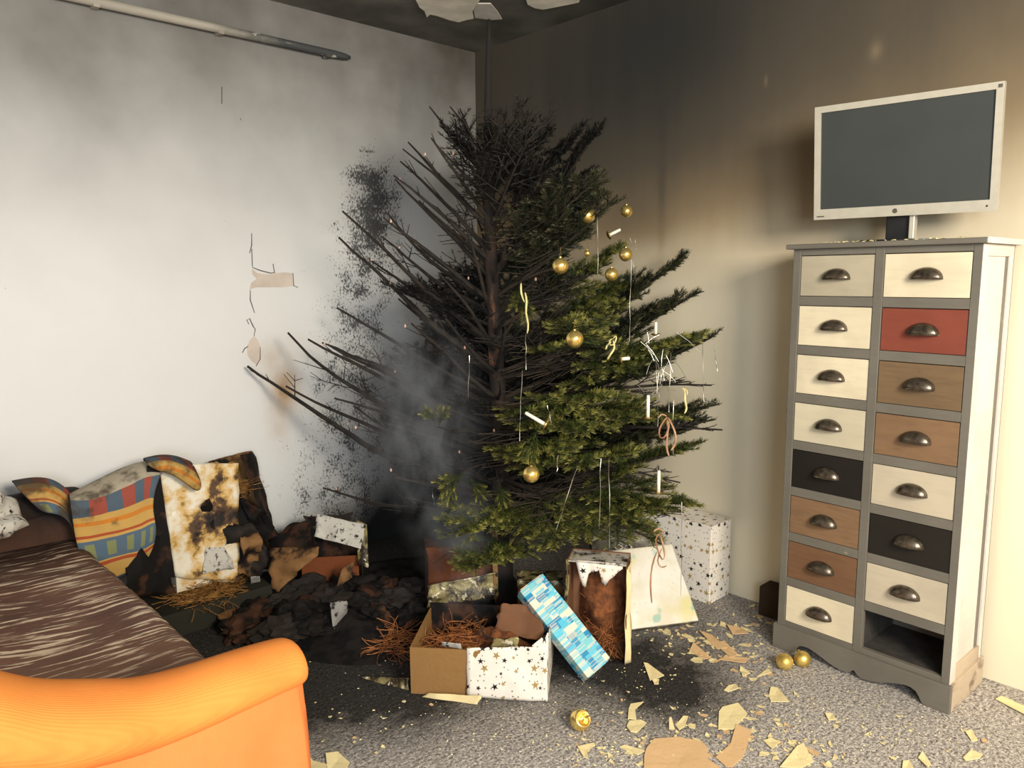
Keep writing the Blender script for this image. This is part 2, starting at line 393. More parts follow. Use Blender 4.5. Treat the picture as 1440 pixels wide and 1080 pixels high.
part('side_gap', (W_ - 0.018, DP - 0.062, P_), (W_ - .007, DP - .035, TB - .03), 'grey_frame', 0)
part('side_rail', (W_ - 0.02, 0.045, TB - 0.035), (W_, DP - .03, TB), 'white_side')
part('side_rail', (W_ - 0.02, 0.045, P_ - .02), (W_, DP - .03, P_ + 0.045), 'worn_side')
part('back_panel', (0.0, DP - .012, P_ - .02), (W_, DP - .006, TB), 'grey_frame', 0)
part('divider', (A1 + .008, 0.02, P_), (B0 - .008, DP - .012, TB), 'dark_inside', 0)
part('bottom_board', (0.014, 0.02, P_ - .005), (W_ - .016, DP - .012, P_ + .0146), 'dark_inside', 0)
# plinth: scalloped front apron, worn right return
def apron():
    L0, L1 = -0.0098, 0.5906; mid = (L0 + L1) / 2
    half = [(.072, 0.0), (.082, .006), (.09, .022), (.10, .036), (.115, .043), (.135, .044), (.16, .038), (.19, .027), (.22, .016), (.25, .009), (.272, .008), (.286, .013), (.295, .022)]
    half = [(L0 + a, b) for a, b in half]
    return [(L0, P_), (L0, 0.0)] + half + [(mid, 0.027)] + [(L0 + L1 - a, b) for a, b in reversed(half)] + [(L1, 0.0), (L1, P_)]
Mx = Matrix(((1, 0, 0, 0), (0, 0, 1, 0), (0, 1, 0, 0), (0, 0, 0, 1)))
MB().prism(apron()[::-1], -0.012, 0.006, Mx).build('apron', 'grey_frame', dresser, bevel=.0015)
part('plinth_side', (0.5746, 0.006, 0.0), (0.5906, DP, P_), 'worn_side')
part('plinth_side', (-0.0098, 0.006, 0.0), (0.006, DP, P_), 'grey_frame')
# drawers with cup pulls
def cup_pull(par, u, z):
    m = MB(); a, b, c = 0.046, 0.036, 0.026; rows = []
    for j in range(7):
        v = j / 6 * PI / 2
        rows.append([(u + a * math.cos(PI - PI * i / 16), -c * math.sin(PI * i / 16) ** .8 * math.sin(v) - .001, z + b * math.sin(PI * i / 16) ** .9 * math.cos(v) ** .85) for i in range(17)])
    m.grid(rows); return m.build('handle', 'bronze', par, smooth=True, solid=0.002)
LM = ['p_greige', 'p_cream', 'p_cream', 'p_offwhite', 'p_black', 'p_brown', 'p_rust', 'p_cream']
RM = ['p_cream', 'p_red', 'p_taupe', 'p_brown', 'p_stone', 'p_black', 'p_stone', None]
names = {'p_greige': 'greige', 'p_cream': 'cream', 'p_offwhite': 'off-white', 'p_black': 'black', 'p_brown': 'bare brown wood', 'p_rust': 'reddish brown wood', 'p_red': 'brick red', 'p_taupe': 'taupe wood', 'p_stone': 'pale stone-coloured'}
for (u0, u1, mm) in ((A0, A1, LM), (B0, B1, RM)):
    for i, mt in enumerate(mm):
        if not mt: continue
        z1 = ZT[i] - .0025; z0 = ZT[i] - DH + .0015; dx = 0.002 + 0.002 * RNG.random()
        d = MB().box((u0 + .002, dx, z0), (u1 - .002, 0.02, z1)).box((u0 + .008, 0.02, z0 + .005), (u1 - .008, DP - .03, z1 - .02)).build('drawer', mt, dresser, bevel=.0012)
        d['label'] = '%s drawer front with bronze cup handle' % names[mt]
        cup_pull(d, (u0 + u1) / 2 + .002, (z0 + z1) / 2 - .012).location = (0, dx, 0)

# ------------------------------------------------------------------ computer monitor
t = T('silver_plastic', 0.38, 0.15); co = t.coord(); t.base(t.mix(t.noise(co, 40, 3).ss(.3, .7), (190, 185, 170), (184, 179, 164))); MAT['silver_plastic'] = t.m
t = T('screen', 0.42, spec=0.35); co = t.coord(); t.base(t.mix(t.noise(co, 6, 4), (54, 58, 57), (64, 68, 66))); MAT['screen'] = t.m
simple('black_plastic', (30, 31, 32), 0.4); simple('mark_grey', (98, 94, 86), 0.5); simple('badge', (120, 116, 106), 0.3, 0.6)
MR = 0.137; s_, c_ = math.sin(MR), math.cos(MR); TILT = -0.12
ori = Vector((-0.2, -2.316, 1.545)); bx = Vector((s_, -c_, 0)); by0 = Vector((c_, s_, 0)); bz = Vector((0, 0, 1)) * math.cos(TILT) + by0 * math.sin(TILT); by = bz.cross(bx)
monitor = empty('computer_monitor', M=Matrix(((bx.x, by0.x, 0, ori.x), (bx.y, by0.y, 0, ori.y), (0, 0, 1, TT), (0, 0, 0, 1))))
tag(monitor, 'flat screen monitor with silver bezel and dark screen on top of the chest', 'monitor')
MT = Matrix(((1, 0, 0, 0), (0, math.cos(TILT), math.sin(TILT), 0), (0, -math.sin(TILT), math.cos(TILT), 1.545 - TT), (0, 0, 0, 1)))
MT = Matrix(((1, 0, 0, 0), (0, math.cos(TILT), math.sin(TILT), 0), (0, -math.sin(TILT), math.cos(TILT), ori.z - TT), (0, 0, 0, 1)))
mw, mh = 0.533, 0.366
def mpart(name, mbx, mat, par=monitor, **k):
    o = mbx.build(name, mat, par, **k); o.matrix_local = MT if par == monitor else Matrix.Identity(4); return o
m = MB(); w2 = mw / 2
for q in ((-w2, -w2 + .020, 0, mh), (w2 - .020, w2, 0, mh), (-w2 + .020, w2 - .020, mh - .020, mh), (-w2 + .020, w2 - .020, 0, .034)):
    m.box((q[0], -0.006, q[2]), (q[1], 0.03, q[3]))
bezel = mpart('bezel', m, 'silver_plastic', bevel=.0)
mpart('screen', MB().box((-w2 + .019, 0.0, .033), (w2 - .019, 0.02, mh - .019)), 'screen')
mpart('rear_housing', MB().hexa([(-w2 + .004, .03, .004), (w2 - .004, .03, .004), (w2 - .09, .062, .05), (-w2 + .09, .062, .05)], [(-w2 + .004, .03, mh - .004), (w2 - .004, .03, mh - .004), (w2 - .09, .062, mh - .06), (-w2 + .09, .062, mh - .06)]), 'black_plastic')
MB().lathe([(.0075, 0), (.0075, .0015), (.006, .002)], 20, Matrix.Translation((-.012, -.006, .0165)) @ Matrix.Rotation(PI / 2, 4, 'X')).build('round_logo_badge', 'badge', bezel)
MB().box((w2 - .0155, -.0068, mh - .0165), (w2 - .0045, -.005, mh - .0065)).build('corner_mark', 'mark_grey', bezel)
MB().box((-w2 + .010, -.0064, .0085), (-w2 + .034, -.005, .0125)).build('printed_name', 'mark_grey', bezel)
MB().lathe([(.0028, 0), (.0028, .0015)], 10, Matrix.Translation((w2 - .026, -.006, .016)) @ Matrix.Rotation(PI / 2, 4, 'X')).build('power_button', 'black_plastic', bezel)
MB().box((-.045, .025, .003), (.040, .05, .12)).build('neck', 'black_plastic', monitor, bevel=.004)
MB().box((.026, .012, .004), (.0425, .055, .115)).build('neck_trim', 'silver_plastic', monitor, bevel=.003)
MB().prism([(.14 * math.cos(a * PI / 12) * (1 if abs(math.cos(a * PI / 12)) < .8 else .97), .01 + .085 * math.sin(a * PI / 12)) for a in range(24)], 0.0005, 0.007).build('foot_plate', 'black_plastic', monitor)

# ------------------------------------------------------------------ sofa
def cord(name, c1, c2, axis, sc=900, dirt=0.2):
    t = T(name, 0.9, spec=0.15); co = t.coord(); xyz = t.xyz(co)
    n = t.noise(co, 6, 5); n2 = t.noise(co, 40, 3); wv = (xyz[axis] * sc).sin()
    c = t.mix(n.ss(0.35, 0.75) * 0.6, c1, c2); c = t.mix((wv * 0.5 + 0.5) * 0.10, c, tuple(v * 0.7 for v in c2)); c = t.mix(t.noise(co, 23, 4).ss(0.68, 0.74) * dirt, c, (150, 90, 40))
    t.base(c).bump(wv * 0.3 + n2, 0.2, 0.003); MAT[name] = t.m
cord('orange_roll', (228, 142, 68), (218, 124, 58), 1, 1500); cord('orange_panel', (228, 130, 72), (218, 114, 60), 0, 1500, 0.1)
t = T('burnt_seat', 0.55, spec=0.35); co = t.coord(); x, y, z = t.xyz(co); y = y - 1.0
st = t.noise(t.scale(co, (0.9, 9, 1)), 7.5, 4, 0.6); blot = t.noise(co, 4, 4); st2 = t.noise(t.scale(co, (1, 30, 1)), 8, 2)
c = t.mix(blot.ss(0.3, 0.7), (94, 62, 50), (124, 88, 70)); c = t.mix((y * -1.0 + blot * 0.5).ss(1.25, 1.75) * 0.55, c, (128, 92, 62)); c = t.mix((y + blot * 0.4).ss(-0.55, 0.1), c, (30, 25, 24))
c = t.mix(st2.ss(.5, .75) * 0.3, c, (40, 26, 22))
msk = st.ss(0.535, 0.61) * (y * -1.0 + blot * 0.5).ss(0.4, 0.75) * (1.0 - (y * -1.0 + blot * 0.3).ss(1.35, 1.6) * 0.75)
c = t.mix(msk * 0.95, c, (226, 208, 182)); t.base(c).bump(st2 + msk * 0.6 + blot * 2, 0.5, 0.012); MAT['burnt_seat'] = t.m
simple('charred', (26, 23, 22), 0.85, c2=(48, 38, 32), sc=12, bump=0.6)
t = T('charred_orange', 0.9); co = t.coord(); x, y, z = t.xyz(co); n = t.noise(co, 9, 4)
c = t.mix((z + (n - .5) * .25).ss(.42, .58), (70, 46, 34), (28, 25, 25)); c = t.mix(n.ss(.64, .74) * .6, c, (120, 72, 46)); t.base(c).bump(t.noise(co, 40, 4), .5, .01); MAT['charred_orange'] = t.m

sofa = empty('sofa', (-2.5, -1.0, 0)); SO = sofa.location
tag(sofa, 'orange corduroy sofa with burnt brown seat beside the white wall', 'sofa')
def arm_roll(yc, jitter, name, mat):
    key = [(-2.098, .50), (-2.10, .535), (-2.115, .545), (-2.16, .547), (-2.27, .549), (-2.40, .552), (-2.47, .566), (-2.57, .596), (-2.65, .64), (-2.75, .69), (-2.86, .70)]
    rad = [.004, .034, .049, .054, .058, .064, .07, .078, .085, .09, .09]
    xs, rows = [], []
    for i in range(10):
        for s in (0, .25, .5, .75):
            def cr(a, b, c, d, u): return .5 * ((2 * b) + (-a + c) * u + (2 * a - 5 * b + 4 * c - d) * u * u + (-a + 3 * b - 3 * c + d) * u ** 3)
            g = lambda arr, k: arr[max(0, min(10, k))]
            X = cr(g(key, i - 1)[0], g(key, i)[0], g(key, i + 1)[0], g(key, i + 2)[0], s); Z = cr(g(key, i - 1)[1], g(key, i)[1], g(key, i + 1)[1], g(key, i + 2)[1], s)
            R_ = cr(g(rad, i - 1), g(rad, i), g(rad, i + 1), g(rad, i + 2), s); R_ = max(R_, .003)
            row = []
            for j in range(33):
                th = 2 * PI * j / 32; p = Vector((X, yc + 1.3 * R_ * math.cos(th), Z + R_ * math.sin(th)))
                k = 1 + jitter * nz(p, 9) + 0.02 * nz(p, 5, 3)
                row.append(Vector((X, yc + 1.3 * R_ * k * math.cos(th), Z + R_ * k * math.sin(th))) - SO)
            rows.append(row)
    return MB().grid(rows).build(name, mat, sofa, smooth=True)
arm_roll(-1.835, 0.04, 'arm_roll', 'orange_roll')
def arm_panel(yo, yi, mat, name):
    rows = []
    for i in range(13):
        zz = 0.04 + 0.50 * i / 12; row = []
        bul = 0.02 * math.sin(PI * min(1, i / 12))
        loop = [(-2.86, yo - bul), (-2.6, yo - bul), (-2.35, yo - bul), (-2.17, yo - bul), (-2.13, yo - bul + .006), (-2.108, yo + .02), (-2.102, (yo + yi) / 2), (-2.108, yi - .02), (-2.13, yi), (-2.35, yi), (-2.86, yi), (-2.86, yo - bul)]
        for (X, Y) in loop: row.append(Vector((X + (0.012 * math.sin(PI * i / 12)), Y, zz)) - SO)
        rows.append(row)
    m = MB().grid(rows); m.f.append(tuple(range(11))); return m.build(name, mat, sofa, smooth=True, bevel=.004)
arm_panel(-1.885, -1.76, 'orange_panel', 'arm_panel')
# burnt seat
rows = []
for j in range(76):
    Y = -1.80 + 1.56 * j / 75; row = []
    for i in range(37):
        s = i / 36; X = -2.86 + s * 0.76; Z = 0.425
        e = max(0, (s - .88) / .12); Z -= 0.11 * e ** 3; X -= .012 * e * e
        p = Vector((X, Y, 0)); Z += 0.012 * nz(p, 5) + 0.005 * nz((X * 3, Y * 30, 0), 1.0) + 0.03 * max(0, (Y + .6)) * nz(p, 7, 5)
        Z += 0.05 * math.exp(-((X + 2.75) / .2) ** 2)
        if i == 36: X += 0.012 * nz((0, Y * 12, 0))
        row.append(Vector((X, Y, Z)) - SO)
    row.append(Vector((-2.105, Y, .2)) - SO); rows.append(row)
MB().grid(rows).build('seat', 'burnt_seat', sofa, smooth=True)
MB().box((-2.86 + 2.5, -1.76 + 1, .05), (-2.115 + 2.5, -.24 + 1, .30)).build('base_frame', 'charred_orange', sofa, bevel=.01)
arm_roll(-0.155, 0.22, 'far_arm_roll', 'charred_orange'); arm_panel(-0.22, -0.1, 'charred_orange', 'far_arm_panel')
rows = [[Vector((-2.86 - .12 * (1 - abs(2 * j / 8 - 1) ** 3) * 0 - (0 if j < 5 else .16), -1.9 + 1.86 * i / 12, [.3, .5, .7, .82, .86, .86, .8, .5, .05][j] + .02 * nz((i, j, 0), .7))) - SO for j in range(9)] for i in range(13)]
MB().grid(rows).build('backrest', 'orange_panel', sofa, smooth=True, solid=.02)
for (X, Y) in ((-2.12, -1.84), (-2.8, -1.84), (-2.12, -.16), (-2.8, -.16)): MB().lathe([(.022, 0), (.028, .05)], 10, Matrix.Translation(Vector((X, Y, 0)) - SO)).build('foot', 'charred', sofa)

# ------------------------------------------------------------------ Christmas tree: left side burnt bare, right side still green
def needle_mat(name, a, b, tipc, rough=0.5):
    t = T(name, rough, spec=0.3); v = t.attr('var'); tip = t.attr('tip')
    n = t.noise(t.coord(), 7, 3)
    c = t.mix(v, a, b); c = t.mix((tip * (n * 1.6 - .2)).clamp(), c, tipc); t.base(c); MAT[name] = t.m
needle_mat('needles_green', (22, 35, 16), (62, 75, 32), (152, 146, 72)); needle_mat('needles_scorched', (10, 11, 10), (20, 20, 17), (28, 25, 20)); needle_mat('needles_dark', (20, 27, 18), (38, 45, 26), (70, 68, 40))
simple('charred_wood', (30, 27, 25), 0.9, c2=(50, 42, 36), sc=30, bump=0.5)
simple('fir_wood', (56, 46, 35), 0.85, c2=(38, 31, 25), sc=30, bump=0.4)
t = T('trunk_bark', 0.9); co = t.coord(); x, y, z = t.xyz(co); n = t.noise(t.scale(co, (1, 1, .35)), 16, 5)
c = t.mix(n.ss(.35, .7), (34, 29, 26), (64, 48, 38)); c = t.mix((n * z.ss(.7, 1.0) * (1 - z.ss(1.3, 1.7))).ss(.5, .66), c, (128, 86, 62)); c = t.mix(z.ss(1.5, 1.8), c, (34, 30, 28)); t.base(c).bump(n, .6, .01); MAT['trunk_bark'] = t.m
simple('pale_tip', (236, 190, 164), 0.7)  # pale pink colour stands in for glowing embers at the twig ends

TB0 = Vector((-0.745, -0.975, 0.0)); TOPZ = 2.36
tree = empty('christmas_tree', TB0)
tag(tree, 'half-burnt Christmas fir, bare and black on one side, green on the other', 'christmas tree')
def trunk_at(z): return Vector((0.03 * (z / 2.4) + 0.018 * math.sin(z * 2.6), 0.05 * (z / 2.4), z))
n_ = 40; zs = [TOPZ * i / n_ for i in range(n_ + 1)]
MB().tube([trunk_at(z) for z in zs], [0.040 * (1 - z / TOPZ) ** .75 * (1 + .08 * nz((0, 0, z), 9)) + 0.0065 for z in zs], 10).build('trunk', 'trunk_bark', tree, smooth=True)
m = MB(); m.lathe([(.0, .0), (.15, .0), (.155, .012), (.10, .04), (.065, .09), (.062, .16), (.05, .165)], 16); m.build('stand', 'charred', tree, smooth=True)

def quads(name, V, var, tip, mat, parent):
    k = V.shape[0]; me = bpy.data.meshes.new(name)
    me.vertices.add(k * 4); me.loops.add(k * 4); me.polygons.add(k)
    me.vertices.foreach_set('co', V.reshape(-1).astype(np.float32)); me.loops.foreach_set('vertex_index', np.arange(k * 4, dtype=np.int32))
    me.polygons.foreach_set('loop_start', np.arange(0, k * 4, 4, dtype=np.int32)); me.polygons.foreach_set('loop_total', np.full(k, 4, np.int32))
    a = me.attributes.new('var', 'FLOAT', 'POINT'); a.data.foreach_set('value', np.repeat(var, 4).astype(np.float32))
    a = me.attributes.new('tip', 'FLOAT', 'POINT'); a.data.foreach_set('value', np.repeat(tip, 4).astype(np.float32))
    me.update(); me.materials.append(MAT[mat]); o = bpy.data.objects.new(name, me); COL.objects.link(o); o.parent = parent
    tag(o, kind='stuff'); return o

def needles(twigs, rs, dens, ln):
    """twigs: list of polylines (k,3) with a freshness value; returns quads"""
    out, vv, tt = [], [], []
    for pts, fresh in twigs:
        P = np.array(pts); seg = np.diff(P, axis=0); L = np.linalg.norm(seg, axis=1); cum = np.concatenate([[0], np.cumsum(L)]); tot = cum[-1]
        n = max(4, int(tot * dens)); s = np.sort(rs.uniform(0.0, 1.0, n)) * tot
        k = np.clip(np.searchsorted(cum, s, 'right') - 1, 0, len(L) - 1); f = (s - cum[k]) / np.maximum(L[k], 1e-6)
        pos = P[k] + seg[k] * f[:, None]; d = seg[k] / np.maximum(L[k], 1e-6)[:, None]
        up = np.array([0, 0, 1.0]); a = np.cross(d, up); a /= np.maximum(np.linalg.norm(a, axis=1), 1e-3)[:, None]; b = np.cross(a, d)
        ph = rs.uniform(-0.55, np.pi + 0.55, n)                     # mostly to the sides and above
        rad = a * np.cos(ph)[:, None] + b * np.sin(ph)[:, None]
        ang = rs.uniform(0.7, 1.2, n) * (1 - 0.45 * (s / tot) ** 6)
        nd = d * np.cos(ang)[:, None] + rad * np.sin(ang)[:, None]
        l = ln * rs.uniform(0.7, 1.15, n) * (1 - 0.25 * (s / tot) ** 4)
        wv = np.cross(nd, d + 0.01); wv /= np.maximum(np.linalg.norm(wv, axis=1), 1e-6)[:, None]; wd = 0.00115
        tipp = pos + nd * l[:, None]; tipp[:, 0] = np.minimum(tipp[:, 0], -TB0.x - .006); tipp[:, 1] = np.minimum(tipp[:, 1], -TB0.y - .006)
        out.append(np.stack([pos - wv * wd, pos + wv * wd, tipp + wv * wd * .6, tipp - wv * wd * .6], axis=1)); vv.append(rs.uniform(0, 1, n)); tt.append(fresh * (s / tot) ** 2)
    return np.concatenate(out), np.concatenate(vv), np.concatenate(tt)

def rot(v, ax, a): return Matrix.Rotation(a, 3, ax) @ v
def limb(rng, p0, d0, L, n, bend, wig):
    p, d, pts = p0.copy(), d0.normalized(), [p0.copy()]
    for i in range(n):
        d = (d + Vector((0, 0, bend / n)) + Vector((rng.gauss(0, wig), rng.gauss(0, wig), rng.gauss(0, wig)))).normalized(); p = p + d * (L / n); p.x = min(p.x, -TB0.x - .02); p.y = min(p.y, -TB0.y - .02); pts.append(p.copy())
    return pts
def make_branch(rng, rs, z0, az, L, elev, state, bend, target=None):
    """state: 'bare' | 'scorched' | 'dark' | 'green'"""
    o = trunk_at(z0); d0 = Vector((math.cos(az) * math.cos(elev), math.sin(az) * math.cos(elev), math.sin(elev)))
    n = max(5, int(L / .07)); main = limb(rng, o, d0, L, n, bend, .05 if state == 'bare' else .035)
    if target is not None:
        dv_ = target - main[-1]; main = [p + dv_ * (i / n) for i, p in enumerate(main)]
    wood = MB(); r0 = (0.0045 + 0.0075 * L) * (1.35 if state == 'bare' else 1.0)
    wood.tube(main, [r0 * (1 - .72 * i / n) for i in range(n + 1)], 6)
    keep = .5 if state == 'green' else (.3 if state == 'dark' else .2)
    tw = [(main[int(n * keep):], .9)] if state != 'bare' else []
    tips = []
    step = {'bare': .075, 'sparse': .07}.get(state, .05)
    s = .20 if state != 'bare' else .3; side = 1
    while s < .97:
        i = min(n - 1, int(s * n)); p = main[i].lerp(main[i + 1], s * n - i); d = (main[i + 1] - main[i]).normalized()
        lat = d.cross(Vector((0, 0, 1))); lat = lat.normalized() if lat.length > .1 else Vector((1, 0, 0)); nrm = lat.cross(d)
        for sd in ((1, -1) if state != 'bare' else (side,)):
            if rng.random() < ({'bare': .3, 'sparse': .35, 'green': .16}.get(state, .12)): continue
            l = (L * (1 - s) * .55 + .045) * rng.uniform(.65, 1.1)
            if state == 'bare': l *= rng.choice((.25, .5, .8, 1.0))
            l = min(l, .34)
            dd = (d * math.cos(.85) + lat * sd * math.sin(.85) + nrm * rng.uniform(-.12, .25)).normalized()
            k = max(2, int(l / .045)); q = limb(rng, p, dd, l, k, bend * .3 - (.1 if state == 'green' else -.1), .05)
            wood.tube(q, [.0034 * (1 - .6 * j / k) * (1 if l > .1 else .8) for j in range(k + 1)], 4)
            tips.append(q[-1])
            if state != 'bare' and rng.random() > .1 and s > keep - .08: tw.append((q, rng.choice((.3, 1.0, 1.2))))
            if l > .1:
                for u in ((.3, .5, .7) if state != 'bare' else (.45, .75)):
                    j = min(k - 1, int(u * k)); pp = q[j].lerp(q[j + 1], u * k - j); d2 = (q[j + 1] - q[j]).normalized()
                    for s2 in (1, -1):
                        if rng.random() < (.15 if state != 'bare' else .55): continue
                        l2 = l * (1 - u) * .6 + .03; d3 = (d2 * .65 + d2.cross(nrm) * s2 * .75 + nrm * rng.uniform(-.1, .15)).normalized()
                        q2 = limb(rng, pp, d3, l2, 2, 0, .05); wood.tube(q2, [.0022, .0018, .0014], 3)
                        if state != 'bare' and s > keep - .08: tw.append((q2, 1.0))
        side = -side; s += step / L * rng.uniform(.8, 1.25)
    wm = 'charred_wood' if state in ('bare', 'scorched', 'sparse') else 'fir_wood'
    b = wood.build('branch', wm, tree)
    if state != 'bare':
        dens = {'green': 850, 'dark': 800, 'scorched': 520, 'sparse': 130}[state]
        ln = {'green': .024, 'dark': .022, 'scorched': .019, 'sparse': .011}[state]
        V, a, c_ = needles([(np.array(q), f) for q, f in tw], rs, dens, ln)
        quads('needles', V, a, c_, {'green': 'needles_green', 'dark': 'needles_dark', 'scorched': 'needles_scorched', 'sparse': 'needles_scorched'}[state], b)
    elif rng.random() < .5 and tips:
        MB().lathe([(.0035, 0), (.0045, .006), (.001, .012)], 5, Matrix.Translation(rng.choice(tips))).build('ember_tip', 'pale_tip', b)
    return b

AZR = math.atan2(RT.y, RT.x)              # direction that points right in the picture; AZR + 90 deg points away from the viewer
trng = random.Random(21); trs = np.random.RandomState(5)
def crown_r(z):                            # crown radius at branch root height
    if z < .3: return .70
    if z < .75: return .70 + .26 * (z - .3) / .45
    return max(.16, .96 * (1 - (z - .75) / 1.62) ** .85)
z = .34; kk = 0
while z < 1.80:
    cnt = 8 if z < 1.1 else (6 if z < 1.6 else 5); off = trng.uniform(0, 2 * PI)
    for j in range(cnt):
        az = off + 2 * PI * j / cnt + trng.uniform(-.22, .22); zz = z + trng.uniform(-.045, .045)
        a = math.cos(az - AZR); bk = math.sin(az - AZR)         # right component, away component
        L = crown_r(zz) * trng.uniform(.84, 1.06)
        elev = .08 + .75 * max(0, (zz - .5) / 1.6) ** 1.1 + trng.uniform(-.08, .1); bend = .06
        if zz > 1.2:                                              # upper tree: burnt, open structure
            if a < -.25: st = 'bare'; elev += .2; L *= trng.uniform(.6, .95)
            elif bk < -.3 and a < .3: st = 'bare'; L *= .45
            elif a < .15: st = 'sparse'; L *= .75
            else: st = trng.choice(('scorched', 'sparse', 'scorched')) if zz > 1.45 else trng.choice(('scorched', 'dark')); elev += .1
        elif a < -.28:
            st = 'bare'; elev += .28; bend = .12
            if bk > -.15 and trng.random() < .75: st = 'scorched'; L *= .66; elev -= .2
            if bk < -.3: L *= .7
        elif a < .2:
            if bk > -.1: st = 'scorched'; L *= .7
            elif zz < .5 and a > -.1: st = 'green'
            else: st = 'bare'; L *= .5
        elif a < .5 and bk < -.5 and zz > .55:
            st = trng.choice(('bare', 'sparse')); L *= .55
        else:
            st = 'green' if bk < .35 else 'dark'; bend = -.10 if bk < 0 else .12
            if trng.random() < .15: st = 'sparse'
            if bk >= 0: elev += .12
            if zz > 1.0 and bk < -.2: L *= .8
        # keep the twig tips inside the room
        tip = TB0 + trunk_at(zz) + Vector((math.cos(az), math.sin(az), 0)) * L
        over = max(0, tip.x + .10, tip.y + .12)
        if over > 0: L = max(.25, L - over * 1.15)
        make_branch(trng, trs, zz, az, max(L, .18), elev, st, bend); kk += 1
    z += .118 if z < 1.2 else .135
# crown: steep shoots round the leader
for j in range(9):
    az = 2 * PI * j / 9 + trng.uniform(-.3, .3); make_branch(trng, trs, 1.70 + .03 * j / 2, az, trng.uniform(.22, .36), trng.uniform(.45, .85), 'scorched' if j % 2 else 'sparse', .1)
# long bare limbs reaching out over the sofa side: (tip pixel, distance of the tip, root height)
def reach(px_, py_, dist, zr, sag, state='bare'):
    tip = at_d(px_, py_, dist) - TB0; o = trunk_at(zr); v = tip - o
    az = math.atan2(v.y, v.x); h = math.hypot(v.x, v.y); L = v.length * 1.02; el = math.atan2(v.z, h)
    make_branch(trng, trs, zr, az, L, el - sag * .5, state, sag, tip)
for a in ((348, 515, 3.35, .42, .25), (405, 468, 3.3, .62, .2), (402, 543, 3.2, .55, .1), (474, 433, 3.35, .85, .15), (453, 482, 3.3, .82, .0), (556, 252, 3.2, 1.35, .2), (563, 227, 3.2, 1.45, .15), (574, 200, 3.2, 1.55, .1), (545, 300, 3.3, 1.25, .1), (540, 335, 3.3, 1.2, .0), (454, 686, 3.3, .33, .0), (520, 365, 3.4, 1.1, .1), (604, 150, 3.2, 1.75, .1), (633, 150, 3.2, 1.8, .1), (470, 560, 3.0, .6, .1), (733, 396, 2.66, 1.12, -.1), (648, 664, 2.72, .66, -.15), (615, 600, 2.8, .72, .0), (700, 676, 2.7, .6, -.1), (764, 594, 2.46, .8, -.1), (560, 420, 3.2, .95, .1), (500, 500, 3.2, .8, .15)):
    reach(*a)
for a in ((560, 590, 3.35, .7, .1, 'scorched'), (545, 640, 3.3, .55, .1, 'scorched'), (575, 520, 3.4, .85, .1, 'scorched'), (600, 455, 3.4, 1.0, .1, 'scorched'), (590, 680, 3.25, .42, .0, 'scorched'), (620, 560, 2.95, .75, .0, 'scorched'), (615, 640, 2.95, .5, .0, 'scorched'), (650, 420, 3.4, 1.1, .1, 'scorched')):
    reach(*a)
for a in ((848, 172, 3.1, 1.35, .0, 'scorched'), (965, 355, 3.1, .95, .1, 'dark'), (984, 410, 3.1, .85, .1, 'dark'), (1006, 470, 3.05, .75, .1, 'dark'), (1012, 568, 3.0, .55, .1, 'dark'), (1005, 590, 2.95, .5, .1, 'dark'), (992, 620, 2.9, .45, .05, 'green'), (985, 712, 2.75, .5, -.25, 'green'), (930, 765, 2.62, .52, -.35, 'green'), (790, 765, 2.62, .5, -.35, 'green'), (715, 745, 2.7, .45, -.3, 'green'), (890, 640, 2.5, .62, -.2, 'green'), (850, 600, 2.48, .72, -.15, 'green'), (960, 480, 2.75, .8, 0, 'green'), (860, 440, 2.62, .95, .0, 'green'), (888, 560, 2.5, .7, -.1, 'green'), (775, 640, 2.55, .66, -.2, 'green'), (770, 165, 3.2, 1.7, .1, 'scorched'), (840, 235, 3.1, 1.5, 0, 'scorched')):
    reach(*a)

# ------------------------------------------------------------------ wrapping papers, cardboard, burnt paper
def star_fac(t, uv, sc, seed, rmin, rmax, keep):
    u, v, _ = t.xyz(uv); P = t.vec(u * sc + seed, v * sc + seed * .37, 0.0)
    pos = t.vor(P, 1.0, 'Position', 'F1', '2D', 0.75); colr = t.vor(P, 1.0, 'Color', 'F1', '2D', 0.75)
    px_, py_, _ = t.xyz(P); cx, cy, _ = t.xyz(pos); r1, r2, r3 = t.xyz(colr)
    dx, dy = px_ - cx, py_ - cy; r = (dx * dx + dy * dy).pw(.5); R_ = r1 * (rmax - rmin) + rmin
    a = ((dy.atan2(dx) + r3 * 6.0).mod(2 * PI / 5) - PI / 5).abs(); a = a * -1.0 + PI / 5       # 0 at the valley
    a = a * -1.0 + PI / 5
    X, Y = r * a.cos(), r * a.sin(); kx, ky = .4 * math.cos(PI / 5), .4 * math.sin(PI / 5)
    # inside the line from tip (R,0) to valley (kR cos36, kR sin36)
    ins = (X - R_) * ky - Y * (kx - 1.0)
    return ins.lt(0.0) * r2.lt(keep), r2
def star_paper(name, base, rough=.45, crease=.25, burnt=0.0):
    t = T(name, rough); uv = t.coord('UV'); co = t.coord()
    f1, q1 = star_fac(t, uv, 24, 3.3, .16, .36, .85); f2, q2 = star_fac(t, uv, 46, 11.7, .14, .2, .6)
    n = t.noise(co, 9, 4); c = t.mix(n * .4, base, tuple(v * .86 for v in base))
    c = t.mix(f1, c, t.mix(q1.gt(.45), (28, 26, 26), (166, 140, 86))); c = t.mix(f2 * .9, c, (34, 31, 30))
    if burnt: c = t.mix((t.noise(co, 11, 5) + burnt).ss(.58, .7), c, (46, 34, 26))
    t.base(c).bump(t.noise(co, 14, 3), crease, .01); MAT[name] = t.m
star_paper('star_paper', (238, 230, 218)); star_paper('star_paper_burnt', (196, 190, 178), burnt=.12)
t = T('blue_paper', .35); uv = t.coord('UV'); u, v, _ = t.xyz(uv); co = t.coord()
